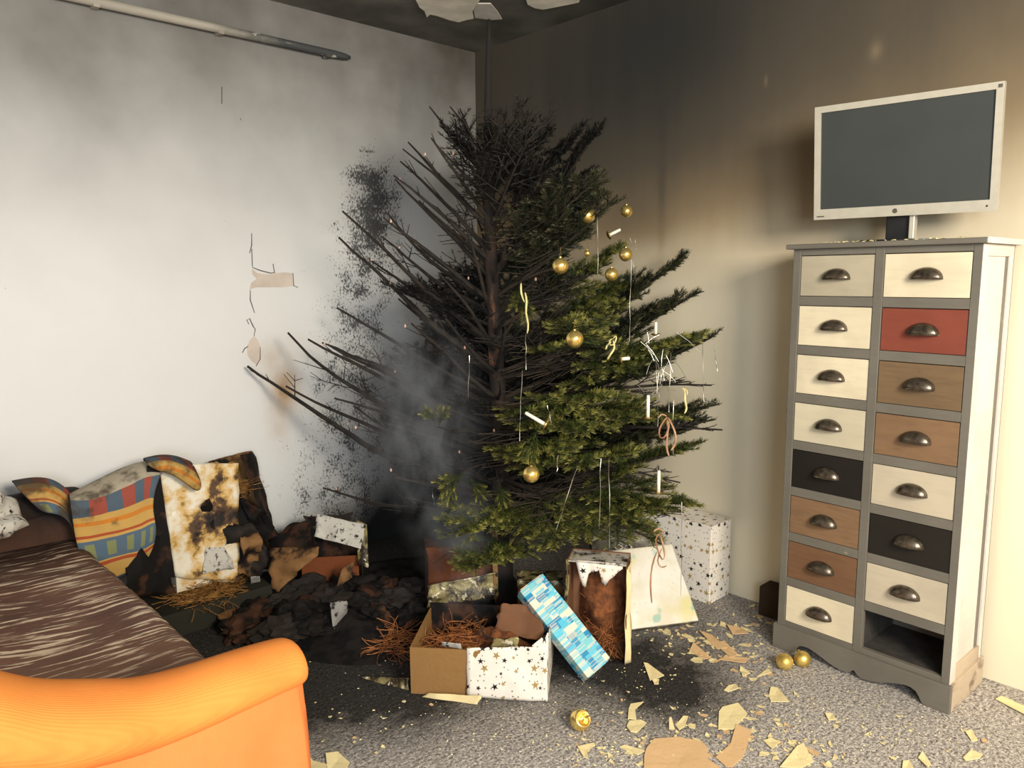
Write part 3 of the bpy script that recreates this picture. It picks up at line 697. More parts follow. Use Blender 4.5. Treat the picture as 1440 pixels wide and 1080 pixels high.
A = t.vec((u * 42).floor(), (v * 34).floor(), 1.0); B = t.vec((u * 90 + 3.0).floor(), (v * 26).floor(), 4.0)
w1, w2, w3 = t.white(A), t.white(B), t.white(t.vec((u * 300).floor(), (v * 30).floor(), 2.0))
c = t.mix(w1.ss(.1, .45), (40, 134, 178), (120, 190, 200)); c = t.mix(w1.gt(.62), c, (206, 212, 196)); c = t.mix(w2.gt(.74) * .8, c, (92, 190, 214)); c = t.mix(w3.gt(.7) * .45, c, (230, 206, 176))
t.base(c).bump(t.noise(co, 22, 3), .2, .006); MAT['blue_paper'] = t.m
t = T('silver_paper', .28, .25); co = t.coord(); n = t.noise(co, 8, 4); n2 = t.noise(co, 5, 2); n3 = t.noise(co, 60, 3)
c = t.mix(n.ss(.35, .65), (246, 242, 230), (232, 224, 200)); c = t.mix(n2.ss(.55, .68) * .6, c, (224, 214, 130)); c = t.mix(t.noise(co, 9.5, 2).ss(.64, .72) * .6, c, (120, 190, 180)); c = t.mix(n3.ss(.62, .7) * .3, c, (170, 160, 140))
t.base(c).bump(n3 * .4 + n * 2, .15, .006); MAT['silver_paper'] = t.m
t = T('silver_dull', .4, .4); co = t.coord(); n = t.noise(co, 16, 4); c = t.mix(n.ss(.35, .65), (140, 134, 122), (84, 78, 70)); c = t.mix(t.noise(co, 30, 3).ss(.6, .68), c, (205, 198, 186)); t.base(c).bump(n, .5, .02); MAT['silver_dull'] = t.m
t = T('gold_dull', .45, .2); co = t.coord(); n = t.noise(co, 26, 4); c = t.mix(n.ss(.4, .6), (150, 138, 92), (48, 38, 28)); c = t.mix(t.noise(co, 40, 3).ss(.6, .66), c, (206, 196, 168)); t.base(c).bump(n, .5, .02); MAT['gold_dull'] = t.m
def card(name, c, c2, burnt, bc=(24, 20, 18), sc=9):
    t = T(name, .8, spec=.2); co = t.coord(); n = t.noise(co, sc, 5); m_ = t.noise(co, 60, 3)
    k = t.mix(m_ * .4, c, c2); k = t.mix((n + burnt).ss(.5, .64), k, bc); t.base(k).bump(n * 2 + m_ * .4, .35, .008); MAT[name] = t.m
card('kraft', (146, 110, 66), (122, 90, 54), -.6); card('kraft_inside', (118, 82, 58), (92, 62, 44), -.1, (60, 40, 30)); card('kraft_burnt', (140, 104, 66), (104, 70, 44), .05, (26, 21, 19)); card('char_card', (74, 48, 34), (52, 36, 28), .12, (20, 18, 17))
card('rust_card', (120, 66, 36), (92, 52, 32), -.02, (30, 22, 18)); card('cream_paper', (226, 208, 158), (206, 186, 136), -.3, (120, 92, 52));  card('ash_white', (200, 196, 186), (160, 156, 148), -.04, (30, 28, 26), 55)
card('ash', (34, 29, 27), (24, 21, 20), .05, (16, 15, 15), 20); card('dark_board', (44, 44, 36), (36, 34, 28), -.1)
t = T('white_burnt', .6); co = t.coord(); x, y, z = t.xyz(co); n1 = t.noise(co, 6.5, 5, .62); n2 = t.noise(co, 19, 4); b_ = n1 + x * .5 - .04 - ((z - .36) / .26) * ((z - .36) / .26) * .05
c = t.mix(b_.ss(.42, .56), (228, 220, 200), (206, 166, 92)); c = t.mix(b_.ss(.53, .60), c, (92, 68, 50)); c = t.mix((b_ + n2 * .3).ss(.74, .82), c, (40, 33, 30)); c = t.mix(n2.ss(.66, .7), c, (236, 230, 214)); t.base(c).bump(n1 + n2, .4, .01); MAT['white_burnt'] = t.m
card('foil', (150, 148, 144), (110, 108, 106), .0, (40, 38, 38), 30)
simple('fiber', (132, 78, 40), .9, c2=(84, 48, 28), sc=45, bump=.9); simple('straw', (178, 132, 66), .7, c2=(120, 78, 40), sc=30); simple('straw_red', (184, 116, 62), .7, c2=(120, 68, 36), sc=30)

def frame(o, ax, h=None):
    """matrix with origin o, local x along the horizontal vector ax, y pointing away from it to its left, z up"""
    x = Vector((ax[0], ax[1], 0)).normalized(); y = Vector((-x.y, x.x, 0))
    return Matrix(((x.x, y.x, 0, o[0]), (x.y, y.y, 0, o[1]), (0, 0, 1, o[2]), (0, 0, 0, 1)))
def sheet(name, TL, TR, BR, BL, mat, amp=.02, n=14, jag=.0, seed=0.0, parent=None, th=.0016, fs=9.0, inv=None, uv=False):
    TL, TR, BR, BL = [Vector(p) for p in (TL, TR, BR, BL)]; nor = (TR - TL).cross(BL - TL).normalized(); rows = []
    uvs = []
    for i in range(n + 1):
        r = []
        for j in range(n + 1):
            a, b = j / n, i / n; p = TL.lerp(TR, a).lerp(BL.lerp(BR, a), b)
            q = p + nor * amp * (nz(p, fs, seed) + .5 * nz(p, fs * 2.3, seed + 4))
            ed = max(0, 1 - min(a, 1 - a, b, 1 - b) * n / 2.0)
            cen = TL.lerp(BR, .5); q += (cen - p) * ed * jag * (.3 + abs(nz(p, 22, seed + 9)) * 2.2)
            uvs.append((a * (TR - TL).length, -b * (BL - TL).length)); r.append(inv @ q if inv else q)
        rows.append(r)
    o = MB().grid(rows).build(name, mat, parent, smooth=True, solid=th)
    if uv:
        l = o.data.uv_layers.new(name='UVMap')
        for lp in o.data.loops: l.data[lp.index].uv = uvs[lp.vertex_index]
    return o
def wavy(o, seed, amp):
    for v in o.data.vertices: v.co += Vector((nz(v.co, 8, seed), nz(v.co, 8, seed + 3), nz(v.co, 8, seed + 6))) * amp
    return o
def panel(par, lo, hi, mat, name='panel', uv=True, bevel=.0): return MB().box(lo, hi).build(name, mat, par, uv=uv, bevel=bevel)
def strands(rng, n, cen, rx, ry, rz, ln, rad, flat=.3, lo=None, hi=None):
    m = MB()
    for _ in range(n):
        a = rng.uniform(0, 2 * PI); r = rng.random() ** .5; p = Vector((cen[0] + rx * r * math.cos(a), cen[1] + ry * r * math.sin(a), cen[2] + rz * rng.random() * (1.05 - r)))
        th = rng.uniform(0, 2 * PI); d = Vector((math.cos(th), math.sin(th), rng.uniform(-flat, flat))); l = ln * rng.uniform(.5, 1.2); cv = rng.uniform(-1.6, 1.6); pts = []
        for k in range(5):
            pts.append(p.copy()); d = (Matrix.Rotation(cv / 4, 3, 'Z') @ d); d.z += rng.uniform(-.2, .2); p = p + d * l / 4; p.z = max(p.z, .003)
            if lo: p.x = min(max(p.x, lo[0]), hi[0]); p.y = min(max(p.y, lo[1]), hi[1])
        m.tube(pts, rad, 3, cap=False)
    return m
def mound(name, cen, rx, ry, h, mat, parent=None, seed=0.0, n=20, rough=.35, inv=None):
    rows = []
    for i in range(n + 1):
        r = []
        for j in range(2 * n + 1):
            a = 2 * PI * j / (2 * n); q = i / n; p = Vector((cen[0] + rx * q * math.cos(a), cen[1] + ry * q * math.sin(a), cen[2]))
            k = 1 + .25 * nz((math.cos(a) * 1.5, math.sin(a) * 1.5, seed)); p.x = cen[0] + rx * q * k * math.cos(a); p.y = cen[1] + ry * q * k * math.sin(a)
            p.z = cen[2] + h * (1 - q * q) * (.75 + rough * nz(p, 9, seed) * 2 + rough * nz(p, 22, seed + 2)) if i < n else cen[2]
            p.z = max(p.z, cen[2]); r.append(p)
        rows.append(r)
    return MB().grid(rows).build(name, mat, parent, smooth=True)
grng = random.Random(11)

# ---- torn-open star box in front
a, b = on_z(578, 975), on_z(770, 986); g = frame(a, b - a); G1 = empty('open_gift_box', M=g); gi = g.inverted()
tag(G1, 'torn-open cardboard gift box half covered in star paper, filled with straw', 'gift box'); w_, d_, h_ = .4516, .30, .162
panel(G1, (0, 0, 0), (.192, .004, h_), 'kraft', 'bare_cardboard'); panel(G1, (.192, 0, 0), (w_, .004, h_ + .01), 'kraft', 'front_panel')
def P1(x, z, y=-.004): return (x, y, z)
sheet('star_wrapping', (.188, -.006, h_ + .008), (w_ + .001, -.004, h_ + .03), (w_ + .002, -.006, .002), (.188, -.008, .004), 'star_paper', .009, 18, .012, 2.0, G1, uv=True)
sheet('paper_corner', (w_ - .05, -.001, h_ + .028), (w_ + .003, .0, h_ + .075), (w_ + .003, .0, h_ - .02), (w_ - .05, -.001, h_ - .01), 'star_paper', .004, 8, .02, 5.0, G1, uv=True)
panel(G1, (0, .004, 0), (.004, d_, h_), 'kraft'); panel(G1, (w_ - .004, .004, 0), (w_, d_, h_ + .02), 'star_paper', 'side_wrapping'); panel(G1, (0, d_, 0), (w_, d_ + .004, h_ + .02), 'char_card'); panel(G1, (.004, .004, 0), (w_ - .004, d_, .006), 'kraft')
sheet('flap', (.26, d_ - .1, h_ + .085), (.43, d_ - .06, h_ + .055), (.44, d_ - .16, h_ - .03), (.25, d_ - .17, h_ - .02), 'kraft_inside', .03, 12, .2, 8.0, G1)
st = strands(grng, 420, (.16, .14, .09), .14, .12, .10, .09, .0011, lo=(.008, .008), hi=(.44, .29)).build('straw_filling', 'straw_red', G1); tag(st, kind='stuff')
mound('fibre_filling', (w_ / 2, d_ / 2, .07), .2, .13, .10, 'fiber', G1, 3.0)
sheet('gold_film', (.27, .03, h_ + .03), (.36, .02, h_ + .05), (.37, .02, h_ - .02), (.24, .03, h_ - .03), 'gold_dull', .01, 8, .15, 4.0, G1)
MB().tube([(.17, .2, .25), (.20, .15, .2), (.23, .1, .165), (.28, .08, .16), (.33, .05, .185)], [.002, .003, .003, .003, .002], 5).build('burnt_twig', 'charred_wood', G1, smooth=True)
sheet('straw_paper', (.10, .02, h_ + .012), (.17, .015, h_ + .016), (.17, .03, h_ - .01), (.1, .03, h_ - .01), 'ash_white', .006, 6, .1, 1.0, G1)
o = sheet('torn_paper', on_z(596, 974, .016), on_z(680, 978, .03), on_z(676, 992, .003), on_z(590, 980, .003), 'cream_paper', .012, 12, .1, 7.0, th=.002); tag(recenter(o), 'crumpled cream paper strip under the front edge of the open star box', 'paper scrap')
o = sheet('torn_paper', on_z(500, 951, .01), on_z(580, 952, .04), on_z(578, 972, .003), on_z(530, 960, .003), 'gold_dull', .014, 12, .15, 3.0, th=.002); tag(recenter(o), 'scorched gold paper scrap on the floor left of the open star box', 'paper scrap')
o = strands(grng, 240, on_z(562, 905, .004), .09, .07, .07, .1, .0012).build('straw_wisp', 'straw_red'); tag(o, 'loose reddish straw on the black floor behind the open star box', 'straw', kind='stuff')

# ---- blue patchwork parcel leaning beside it
p0, p1, p3 = on_z(826, 968, .004), at_d(861, 943, 2.57), at_d(731, 845, 2.64)
ax = (p3 - p0); wv = (p1 - p0); wv = wv - ax * (wv.dot(ax) / ax.dot(ax)); tv = ax.cross(wv).normalized(); tv = tv if tv.dot(FW) > 0 else -tv
L_, W2 = ax.length, wv.length; ax.normalize(); wv.normalize()
if tv.dot(ax.cross(wv)) < 0: mm = (wv, ax, tv)
else: mm = (ax, wv, tv)
Mb = Matrix(((mm[0].x, mm[1].x, mm[2].x, p0.x), (mm[0].y, mm[1].y, mm[2].y, p0.y), (mm[0].z, mm[1].z, mm[2].z, p0.z), (0, 0, 0, 1)))
BL_ = empty('blue_parcel', M=Mb); dims = (L_, W2, .058) if mm[0] is ax else (W2, L_, .058)
low = min((Mb @ Vector((i * dims[0], j * dims[1], k * dims[2]))).z for i in (0, 1) for j in (0, 1) for k in (0, 1)); BL_.matrix_world = Matrix.Translation((0, 0, .003 - low)) @ Mb
tag(BL_, 'long blue patchwork wrapped parcel leaning against the scorched open box', 'gift box')
wavy(panel(BL_, (0, 0, 0), dims, 'blue_paper', 'wrapped_body', bevel=.003), 2.0, .003)
e = (0 if mm[0] is ax else 1)
for s in (0, 1):
    lo = [0.008, 0.008, .008]; hi = [dims[0] - .008, dims[1] - .008, dims[2] - .008]; lo[e] = -.003 if s == 0 else dims[e] - .001; hi[e] = .001 if s == 0 else dims[e] + .003
    panel(BL_, lo, hi, 'blue_paper', 'folded_end')

# ---- scorched box standing on its side, opening to the viewer
a, b = on_z(797, 925), on_z(880, 935); g = frame(a, b - a); G3 = empty('scorched_open_box', M=g); tag(G3, 'scorched cardboard box tipped open, brown fibre inside, behind the blue parcel', 'gift box')
w_, d_, h_ = .212, .11, .371
panel(G3, (0, 0, 0), (.004, d_, h_), 'kraft_inside'); panel(G3, (w_ - .004, 0, 0), (w_, d_, h_ - .01), 'kraft_inside'); panel(G3, (.004, 0, 0), (w_ - .004, d_, .004), 'kraft_burnt'); panel(G3, (.004, 0, h_ - .008), (w_ - .004, d_, h_ - .004), 'star_paper_burnt'); panel(G3, (0, d_, 0), (w_, d_ + .004, h_), 'kraft_inside')
prof = [(.03, .01), (.045, .07), (.055, .095), (.065, .10), (.075, .05), (.088, .038), (.10, .05), (.112, .03), (.122, .075), (.135, .088), (.148, .065), (.165, .05), (.18, .032), (.195, .02)]
o = MB().grid([[Vector((x, .004 + .006 * r + .004 * nz((x * 30, r, 0)), h_ - .002 - dz * r)) for x, dz in prof] for r in (0, .35, .7, 1)]).build('star_scrap', 'star_paper', G3, smooth=True, solid=.001); box_uv(o.data)
sheet('torn_edge', (w_ - .002, -.006, h_ - .01), (w_ + .012, .0, h_ - .03), (w_ + .016, .004, .01), (w_ - .004, -.008, .0), 'cream_paper', .014, 20, .03, 6.0, G3)
sheet('torn_edge', (-.006, .0, h_), (.006, -.006, h_ - .01), (.004, -.004, .1), (-.008, .0, .1), 'gold_dull', .012, 14, .03, 2.0, G3)
sheet('side_wrapping', (w_ + .002, .0, h_ - .01), (w_ + .002, d_, h_ - .01), (w_ + .002, d_, .0), (w_ + .002, .0, .0), 'cream_paper', .01, 12, .03, 9.0, G3)
fm = mound('fibre_filling', (0, 0, 0), .1, .17, .10, 'fiber', G3, 5.0); fm.rotation_euler = (PI / 2, 0, 0); fm.location = (w_ / 2, d_ + .01, .17)
st = strands(grng, 260, (w_ / 2, .07, .03), .08, .04, .2, .05, .0009, 1.0, lo=(.008, .004), hi=(.20, .10)).build('fibre_strands', 'straw_red', G3); tag(st, kind='stuff')

# ---- pearly silver box leaning back
bl, br, tl, tr = on_z(868, 888, .032), on_z(983, 873, .032), at_d(822, 778, 2.99), at_d(946, 765, 3.07)
x_ = (br - bl); z_ = ((tl - bl) + (tr - br)) / 2; z_ = z_ - x_ * (z_.dot(x_) / x_.dot(x_)); W4, H4 = (br - bl).length, z_.length; x_.normalize(); z_.normalize(); y_ = z_.cross(x_)
G4 = empty('pearly_gift_box', M=Matrix(((x_.x, y_.x, z_.x, bl.x), (x_.y, y_.y, z_.y, bl.y), (x_.z, y_.z, z_.z, bl.z), (0, 0, 0, 1))))
T4 = .10
tag(G4, 'pearly white gift box leaning back right of the scorched open box', 'gift box')
k = (tl - bl).dot(x_)
m = MB().hexa([(0, 0, 0), (W4, 0, 0), (W4, T4, 0), (0, T4, 0)], [(k, 0, H4), (k + (tr - tl).length, 0, H4), (k + (tr - tl).length, T4, H4), (k, T4, H4)]); wavy(m.build('wrapped_body', 'silver_paper', G4, uv=True, bevel=.004), 1., .004)
MB().box((.006, -.0015, -.0015), (W4 - .006, T4 * .6, .0)).build('underside_sheet', 'silver_dull', G4)  # duller, greyer sheet over the underside of the box

# ---- star box against the right wall, silver parcel in front of it
G5 = empty('star_gift_box', (-.165, -1.645, 0)); tag(G5, 'upright gift box in star paper standing against the right wall', 'gift box')
wavy(MB().box((0, 0, 0), (.15, .47, .335)).build('wrapped_body', 'star_paper', G5, uv=True, bevel=.003), 4., .004)
MB().box((-.0015, .0, .327), (.15, .47, .3375)).build('top_fold', 'star_paper', G5, uv=True)
p = on_z(832, 815, 0); g = frame(at_d(832, 735, 3.12).xy.to_3d(), RT); G9 = empty('silver_parcel', M=g); tag(G9, 'dull silver parcel with white bow behind the pearly box', 'gift box')
wavy(MB().box((0, 0, 0), (.27, .12, .325)).build('wrapped_body', 'silver_dull', G9, uv=True, bevel=.004), 7., .006)
m = MB()
for s in (-1, 1): m.tube([(.13, -.006, .25), (.13 + s * .02, -.02, .27), (.13 + s * .035, -.015, .255), (.13 + s * .02, -.01, .24), (.13, -.006, .25)], .004, 6)
m.build('bow', 'curled_paint', G9, smooth=True)
# ---- brown box near the trunk
g = frame(at_d(728, 800, 2.86).xy.to_3d(), RT); G6 = empty('brown_gift_box', M=g); tag(G6, 'small sooty brown box between tree trunk and blue parcel', 'gift box')
MB().box((0, 0, 0), (.17, .10, .215)).build('box_body', 'kraft_burnt', G6, uv=True, bevel=.003); MB().box((-.003, -.003, .20), (.173, .103, .222)).build('lid', 'gold_dull', G6, uv=True, bevel=.002)
# ---- charred open box left of the trunk
a, b = on_z(603, 886), on_z(698, 876); g = frame(a, b - a); G7 = empty('charred_open_box', M=g); W7 = (b - a).length; tag(G7, 'charred open box with rusty inside left of the tree trunk', 'gift box')
panel(G7, (0, .10, 0), (W7, .104, .36), 'char_card'); panel(G7, (0, 0, 0), (.004, .10, .30), 'char_card'); panel(G7, (W7 - .004, 0, 0), (W7, .10, .38), 'kraft_burnt'); panel(G7, (.004, 0, .10), (W7 - .004, .1, .104), 'char_card'); panel(G7, (.004, .09, .1), (W7 - .004, .098, .3), 'rust_card', 'rusty_panel')
sheet('patterned_edge', (-.01, -.004, .185), (W7 + .01, -.006, .215), (W7 + .01, -.02, .12), (-.01, -.02, .10), 'gold_dull', .018, 14, .05, 3., G7)
sheet('torn_edge', (W7 - .01, -.002, .40), (W7 + .01, .004, .39), (W7 + .006, 0, .1), (W7 - .012, -.004, .1), 'kraft_burnt', .012, 16, .03, 8., G7)
# ---- burnt box by the left wall with ash-white paper
a, b = on_z(405, 842), on_z(512, 836); g = frame(a, b - a); G8 = empty('burnt_gift_box', M=g); W8 = (b - a).length; tag(G8, 'burnt gift box with blistered white paper on top, under the bare branches', 'gift box')
panel(G8, (0, .13, 0), (W8, .135, .26), 'char_card'); panel(G8, (0, 0, 0), (.005, .13, .2), 'kraft_burnt'); panel(G8, (W8 - .005, 0, 0), (W8, .13, .24), 'char_card'); panel(G8, (.06, .02, .02), (W8 - .02, .026, .17), 'rust_card', 'rusty_panel')
gi = g.inverted()
sheet('blistered_paper', at_d(446, 722, 3.30), at_d(516, 738, 3.28), at_d(508, 772, 3.22), at_d(440, 754, 3.26), 'ash_white', .025, 14, .05, 3., G8, inv=gi)
sheet('mossy_edge', at_d(500, 726, 3.3), at_d(516, 738, 3.3), at_d(519, 800, 3.24), at_d(503, 796, 3.24), 'gold_dull', .02, 12, .06, 5., G8, inv=gi)
sheet('charred_sheet', at_d(376, 752, 3.36), at_d(440, 722, 3.40), at_d(450, 775, 3.2), at_d(388, 800, 3.24), 'char_card', .05, 14, .06, 6., G8, inv=gi)
sheet('charred_sheet', at_d(425, 725, 3.40), at_d(500, 722, 3.42), at_d(495, 735, 3.36), at_d(430, 740, 3.36), 'charred', .03, 10, .08, 2., G8, inv=gi)
sheet('curled_flap', at_d(372, 770, 3.2), at_d(455, 768, 3.18), at_d(448, 782, 3.14), at_d(384, 840, 3.16), 'kraft_burnt', .05, 12, .08, 4., G8, inv=gi)
sheet('curled_flap', at_d(480, 800, 3.12), at_d(498, 790, 3.14), at_d(496, 812, 3.1), at_d(472, 828, 3.08), 'kraft_burnt', .02, 8, .08, 7., G8, inv=gi)

# ------------------------------------------------------------------ left corner: blanket, white box, burnt carton
WB = empty('scorched_white_box', (-1.85, -.30, 0)); tag(WB, 'tall white gift box scorched brown beside the striped blanket', 'gift box'); wi = Matrix.Translation((1.85, .30, 0))
panel(WB, (.02, .02, .13), (.28, .2, .585), 'white_burnt', 'box_body')
sheet('scorched_front', on_y(222, 652, -.305), on_y(336, 650, -.30), on_y(338, 822, -.30), on_y(246, 812, -.305), 'white_burnt', .012, 18, .02, 2., WB, inv=wi)
MB().hexa([Vector(wi @ on_y(x, y_, -d)) for x, y_, d in ((214, 808, .34), (246, 812, .34), (246, 812, .29), (214, 808, .29))], [Vector(wi @ on_y(x, y_, -d)) for x, y_, d in ((206, 655, .34), (224, 656, .34), (224, 656, .29), (206, 655, .29))]).build('side_flap', 'char_card', WB)
MB().box((-.16, -.10, 0), (.36, .22, .10)).build('dark_base', 'dark_board', WB, bevel=.004)
sheet('burnt_flap', on_y(172, 762, -.36), on_y(226, 752, -.345), on_y(250, 836, -.35), on_y(176, 846, -.37), 'char_card', .03, 12, .06, 6.4, WB, inv=wi)
BC = empty('burnt_carton', (-1.55, -.2, 0)); tag(BC, 'burnt brown carton with ragged black flaps against the white wall', 'box'); bi = Matrix.Translation((1.55, .2, 0))
sheet('back_panel', on_y(292, 648, -.07), on_y(354, 633, -.06), on_y(384, 800, -.06), on_y(300, 810, -.07), 'kraft_burnt', .01, 14, .01, 3., BC, inv=bi)
sheet('side_wall', on_y(338, 638, -.2), on_y(355, 634, -.06), on_y(386, 742, -.06), on_y(378, 752, -.2), 'char_card', .012, 12, .02, 5., BC, inv=bi)
sheet('kraft_lining', on_y(303, 655, -.09), on_y(345, 643, -.09), on_y(352, 695, -.09), on_y(308, 700, -.09), 'kraft', .008, 8, .06, 6., BC, inv=bi)
for k, (q, mt) in enumerate(((((290, 700), (340, 690), (385, 790), (310, 800)), 'char_card'), (((274, 704), (305, 690), (300, 745), (285, 722)), 'char_card'), (((300, 735), (350, 730), (400, 800), (330, 812)), 'charred'), (((330, 690), (375, 720), (398, 760), (350, 770)), 'char_card'), (((335, 752), (365, 745), (372, 810), (338, 815)), 'kraft_burnt'))):
    d = (-.22, -.3, -.3, -.18, -.34)[k]; sheet('burnt_flap', *[on_y(x, y_, d) for x, y_ in q], mt, .07, 14, .14, 3. + k * 2.3, BC, inv=bi)
o = strands(grng, 90, on_y(330, 690, -.16), .07, .05, .05, .08, .0009).build('straw', 'straw', BC); o.location = (1.55, .2, 0); tag(o, kind='stuff')
o = strands(grng, 520, on_z(288, 836, .095), .13, .10, .09, .1, .0011).build('straw_heap', 'straw'); tag(o, 'heap of yellow straw in front of the scorched white box', 'straw', kind='stuff')
sheet('melted_white', on_y(290, 770, -.31), on_y(316, 768, -.31), on_y(330, 800, -.33), on_y(284, 808, -.33), 'ash_white', .02, 10, .08, 4., WB, inv=wi)
# striped children's blanket thrown over the box and the sofa end
for _bn, _ch in (('striped_blanket', 0.0), ('burnt_blanket', .2)):
  t = T(_bn, .9, spec=.1); uv = t.coord('UV'); u, v, _ = t.xyz(uv); co = t.coord(); v = v + (t.noise(co, 8, 2) - .5) * .012
  sq = ((u * 26).floor().mod(2.0)).gt(.5); c = t.col((200, 160, 88))
  band = lambda c, a, b, k: t.mix(v.gt(a) * v.lt(b), c, k)
  c = band(c, .0, .09, (176, 166, 146)); c = band(c, .09, .135, t.mix(sq, (72, 94, 112), (156, 72, 62))); c = band(c, .155, .17, (206, 128, 44)); c = band(c, .205, .215, (170, 74, 42)); c = band(c, .225, .295, t.mix(((u * 19).fract() - .5).abs().lt(.22) * ((v - .26) / .03).abs().lt(.8), (78, 104, 126), (126, 134, 92))); c = band(c, .30, .312, (172, 76, 44)); c = band(c, .37, .41, (78, 104, 126))
  c = t.mix((t.noise(co, 10, 4) + v.lt(.09) * .06 + _ch).ss(.58, .74) * .85, c, (52, 44, 40)); c = t.mix(t.noise(co, 22, 4) * .35, c, (112, 96, 74)); t.base(c).bump(t.noise(co, 60, 3), .3, .004); MAT[_bn] = t.m
BK = empty('striped_blanket', (-1.98, -.3, .3)); tag(BK, 'striped yellow, blue and red blanket draped over the sofa end and box', 'blanket'); ki = Matrix.Translation((1.98, .3, -.3))
def cloth(name, rows, ys, us, vs, par, sub=2):
    R_ = [[ki @ on_y(x, y_, yy + .02 * nz((x * .03, y_ * .03, 0))) for (x, y_) in r] for r, yy in zip(rows, ys)]
    o = MB().grid(R_).build(name, 'striped_blanket' if name == 'hanging_panel' else 'burnt_blanket', par, smooth=True, sub=sub, solid=.006); l = o.data.uv_layers.new(name='UVMap'); nc = len(rows[0])
    for lp in o.data.loops:
        i, j = divmod(lp.vertex_index, nc); l.data[lp.index].uv = (us[j], vs[i])
    return o
us = [0, .06, .12, .17, .22, .27]
cloth('hanging_panel', [[(96, 708), (130, 692), (170, 672), (196, 664), (214, 658), (228, 660)], [(98, 690), (134, 668), (176, 646), (200, 642), (216, 641), (232, 645)], [(98, 704), (138, 698), (172, 684), (196, 668), (212, 662), (228, 664)], [(101, 720), (140, 716), (178, 704), (198, 694), (208, 690), (216, 690)], [(104, 745), (142, 742), (180, 734), (198, 726), (206, 722), (214, 720)], [(110, 775), (146, 768), (180, 756), (200, 752), (212, 744), (221, 742)], [(120, 800), (150, 792), (180, 784), (196, 782), (206, 780), (216, 770)], [(140, 830), (160, 815), (182, 806), (190, 808), (196, 804), (204, 790)]],
      [-.10, -.24, -.36, -.365, -.36, -.375, -.36, -.35], us, [-.06, .0, .09, .11, .18, .25, .31, .38], BK)
cloth('folded_top', [[(200, 652), (222, 646), (246, 645), (262, 650)], [(202, 642), (224, 636), (248, 638), (268, 647)], [(206, 650), (228, 645), (252, 648), (276, 664)], [(214, 660), (238, 654), (262, 664), (286, 684)], [(236, 664), (252, 672), (266, 684), (278, 692)]], [-.12, -.24, -.37, -.39, -.36], [0.0, .05, .1, .15], [.09, .10, .13, .16, .205], BK)
cloth('burnt_end', [[(16, 680), (50, 674), (78, 678), (98, 694)], [(16, 674), (50, 667), (77, 671), (98, 690)], [(26, 688), (56, 683), (84, 692), (101, 710)], [(44, 706), (70, 704), (92, 716), (103, 738)], [(60, 722), (84, 722), (100, 736), (108, 756)]], [-.12, -.22, -.29, -.31, -.32], [.0, .05, .1, .14], [.09, .1, .15, .22, .29], BK)
o = sheet('scorched_cushion', on_y(-60, 690, -.5), on_y(20, 702, -.42), on_y(38, 742, -.5), on_y(-60, 764, -.62), 'ash_white', .05, 14, .05, 6., th=.05); tag(recenter(o), 'scorched whitish cushion at the far left on the burnt seat', 'cushion')

# ------------------------------------------------------------------ ash and charred remains under the burnt branches
ash = mound('ash_heap', (-1.2, -.62, .0), .5, .5, .07, 'ash', None, 2., 26, .5); tag(ash, 'black heap of ash and debris on the floor under the burnt branches', 'ash', kind='stuff')
def lump(seed, r):
    bm = bmesh.new(); bmesh.ops.create_icosphere(bm, subdivisions=3, radius=1)
    for v in bm.verts:
        k = 1 + .6 * nz(v.co, 1.1, seed) + .5 * nz(v.co, 2.7, seed + 1) + .3 * nz(v.co, 6, seed + 2); v.co = Vector((v.co.x * k * r * 1.2, v.co.y * k * r * .9, max(v.co.z, -.45) * k * r * .5))
    me = bpy.data.meshes.new('charred_lump'); bm.to_mesh(me); bm.free(); return me
lm = [lump(s * 3.1, .05) for s in range(6)]
for k, (x, y_) in enumerate([(335, 840), (360, 862), (392, 850), (415, 870), (440, 858), (468, 852), (505, 850), (530, 868), (560, 850), (585, 870), (350, 892), (400, 893), (450, 885), (520, 845), (430, 835), (380, 828), (545, 835), (575, 840), (318, 868), (340, 880)]):
    me = lm[k % 6]; me.materials.clear(); me.materials.append(MAT[('ash', 'char_card', 'charred')[k % 3]])
    o = bpy.data.objects.new('charred_lump', me); COL.objects.link(o); p = on_z(x, y_, .03); s = grng.uniform(.7, 1.5); s *= 1.35; o.location = (p.x, p.y, .02 * s + .03 * max(0, 1 - (Vector((p.x + 1.2, p.y + .62)).length / .5) ** 2)); o.scale = (s, s, s * grng.uniform(.7, 1.2)); o.rotation_euler = (0, 0, grng.uniform(0, 6))
    tag(o, 'blackened lump of debris in the ash under the burnt branches', 'debris', 'charred lumps in the ash')
for k, (q, mt, lb) in enumerate(((((463, 846), (490, 842), (488, 872), (468, 892)), 'foil', 'crumpled grey foil scrap standing in the ash'), (((352, 812), (366, 808), (364, 830), (350, 834)), 'foil', 'small lilac grey scrap below the burnt carton'), (((328, 832), (346, 826), (352, 842), (334, 848)), 'ash_white', 'round white scrap beside the straw heap'), (((440, 820), (500, 826), (498, 846), (436, 848)), 'rust_card', 'rusty brown card scrap below the burnt gift box'), (((300, 850), (345, 838), (372, 876), (310, 890)), 'kraft_burnt', 'scorched brown card lying by the sofa seat'), (((400, 800), (425, 796), (432, 840), (396, 838)), 'char_card', 'dark brown curl of card by the burnt carton'))):
    P4 = [on_z(x, y_, (.14, .14, .03, .02)[i] if k in (0, 1) else (.06, .06, .03, .03)[i]) for i, (x, y_) in enumerate(q)]
    o = sheet('burnt_scrap', *P4, mt, .02, 10, .12, 2. + k, th=.003); tag(recenter(o), lb, 'paper scrap')
card('box_brown', (66, 52, 40), (54, 42, 34), -.2)
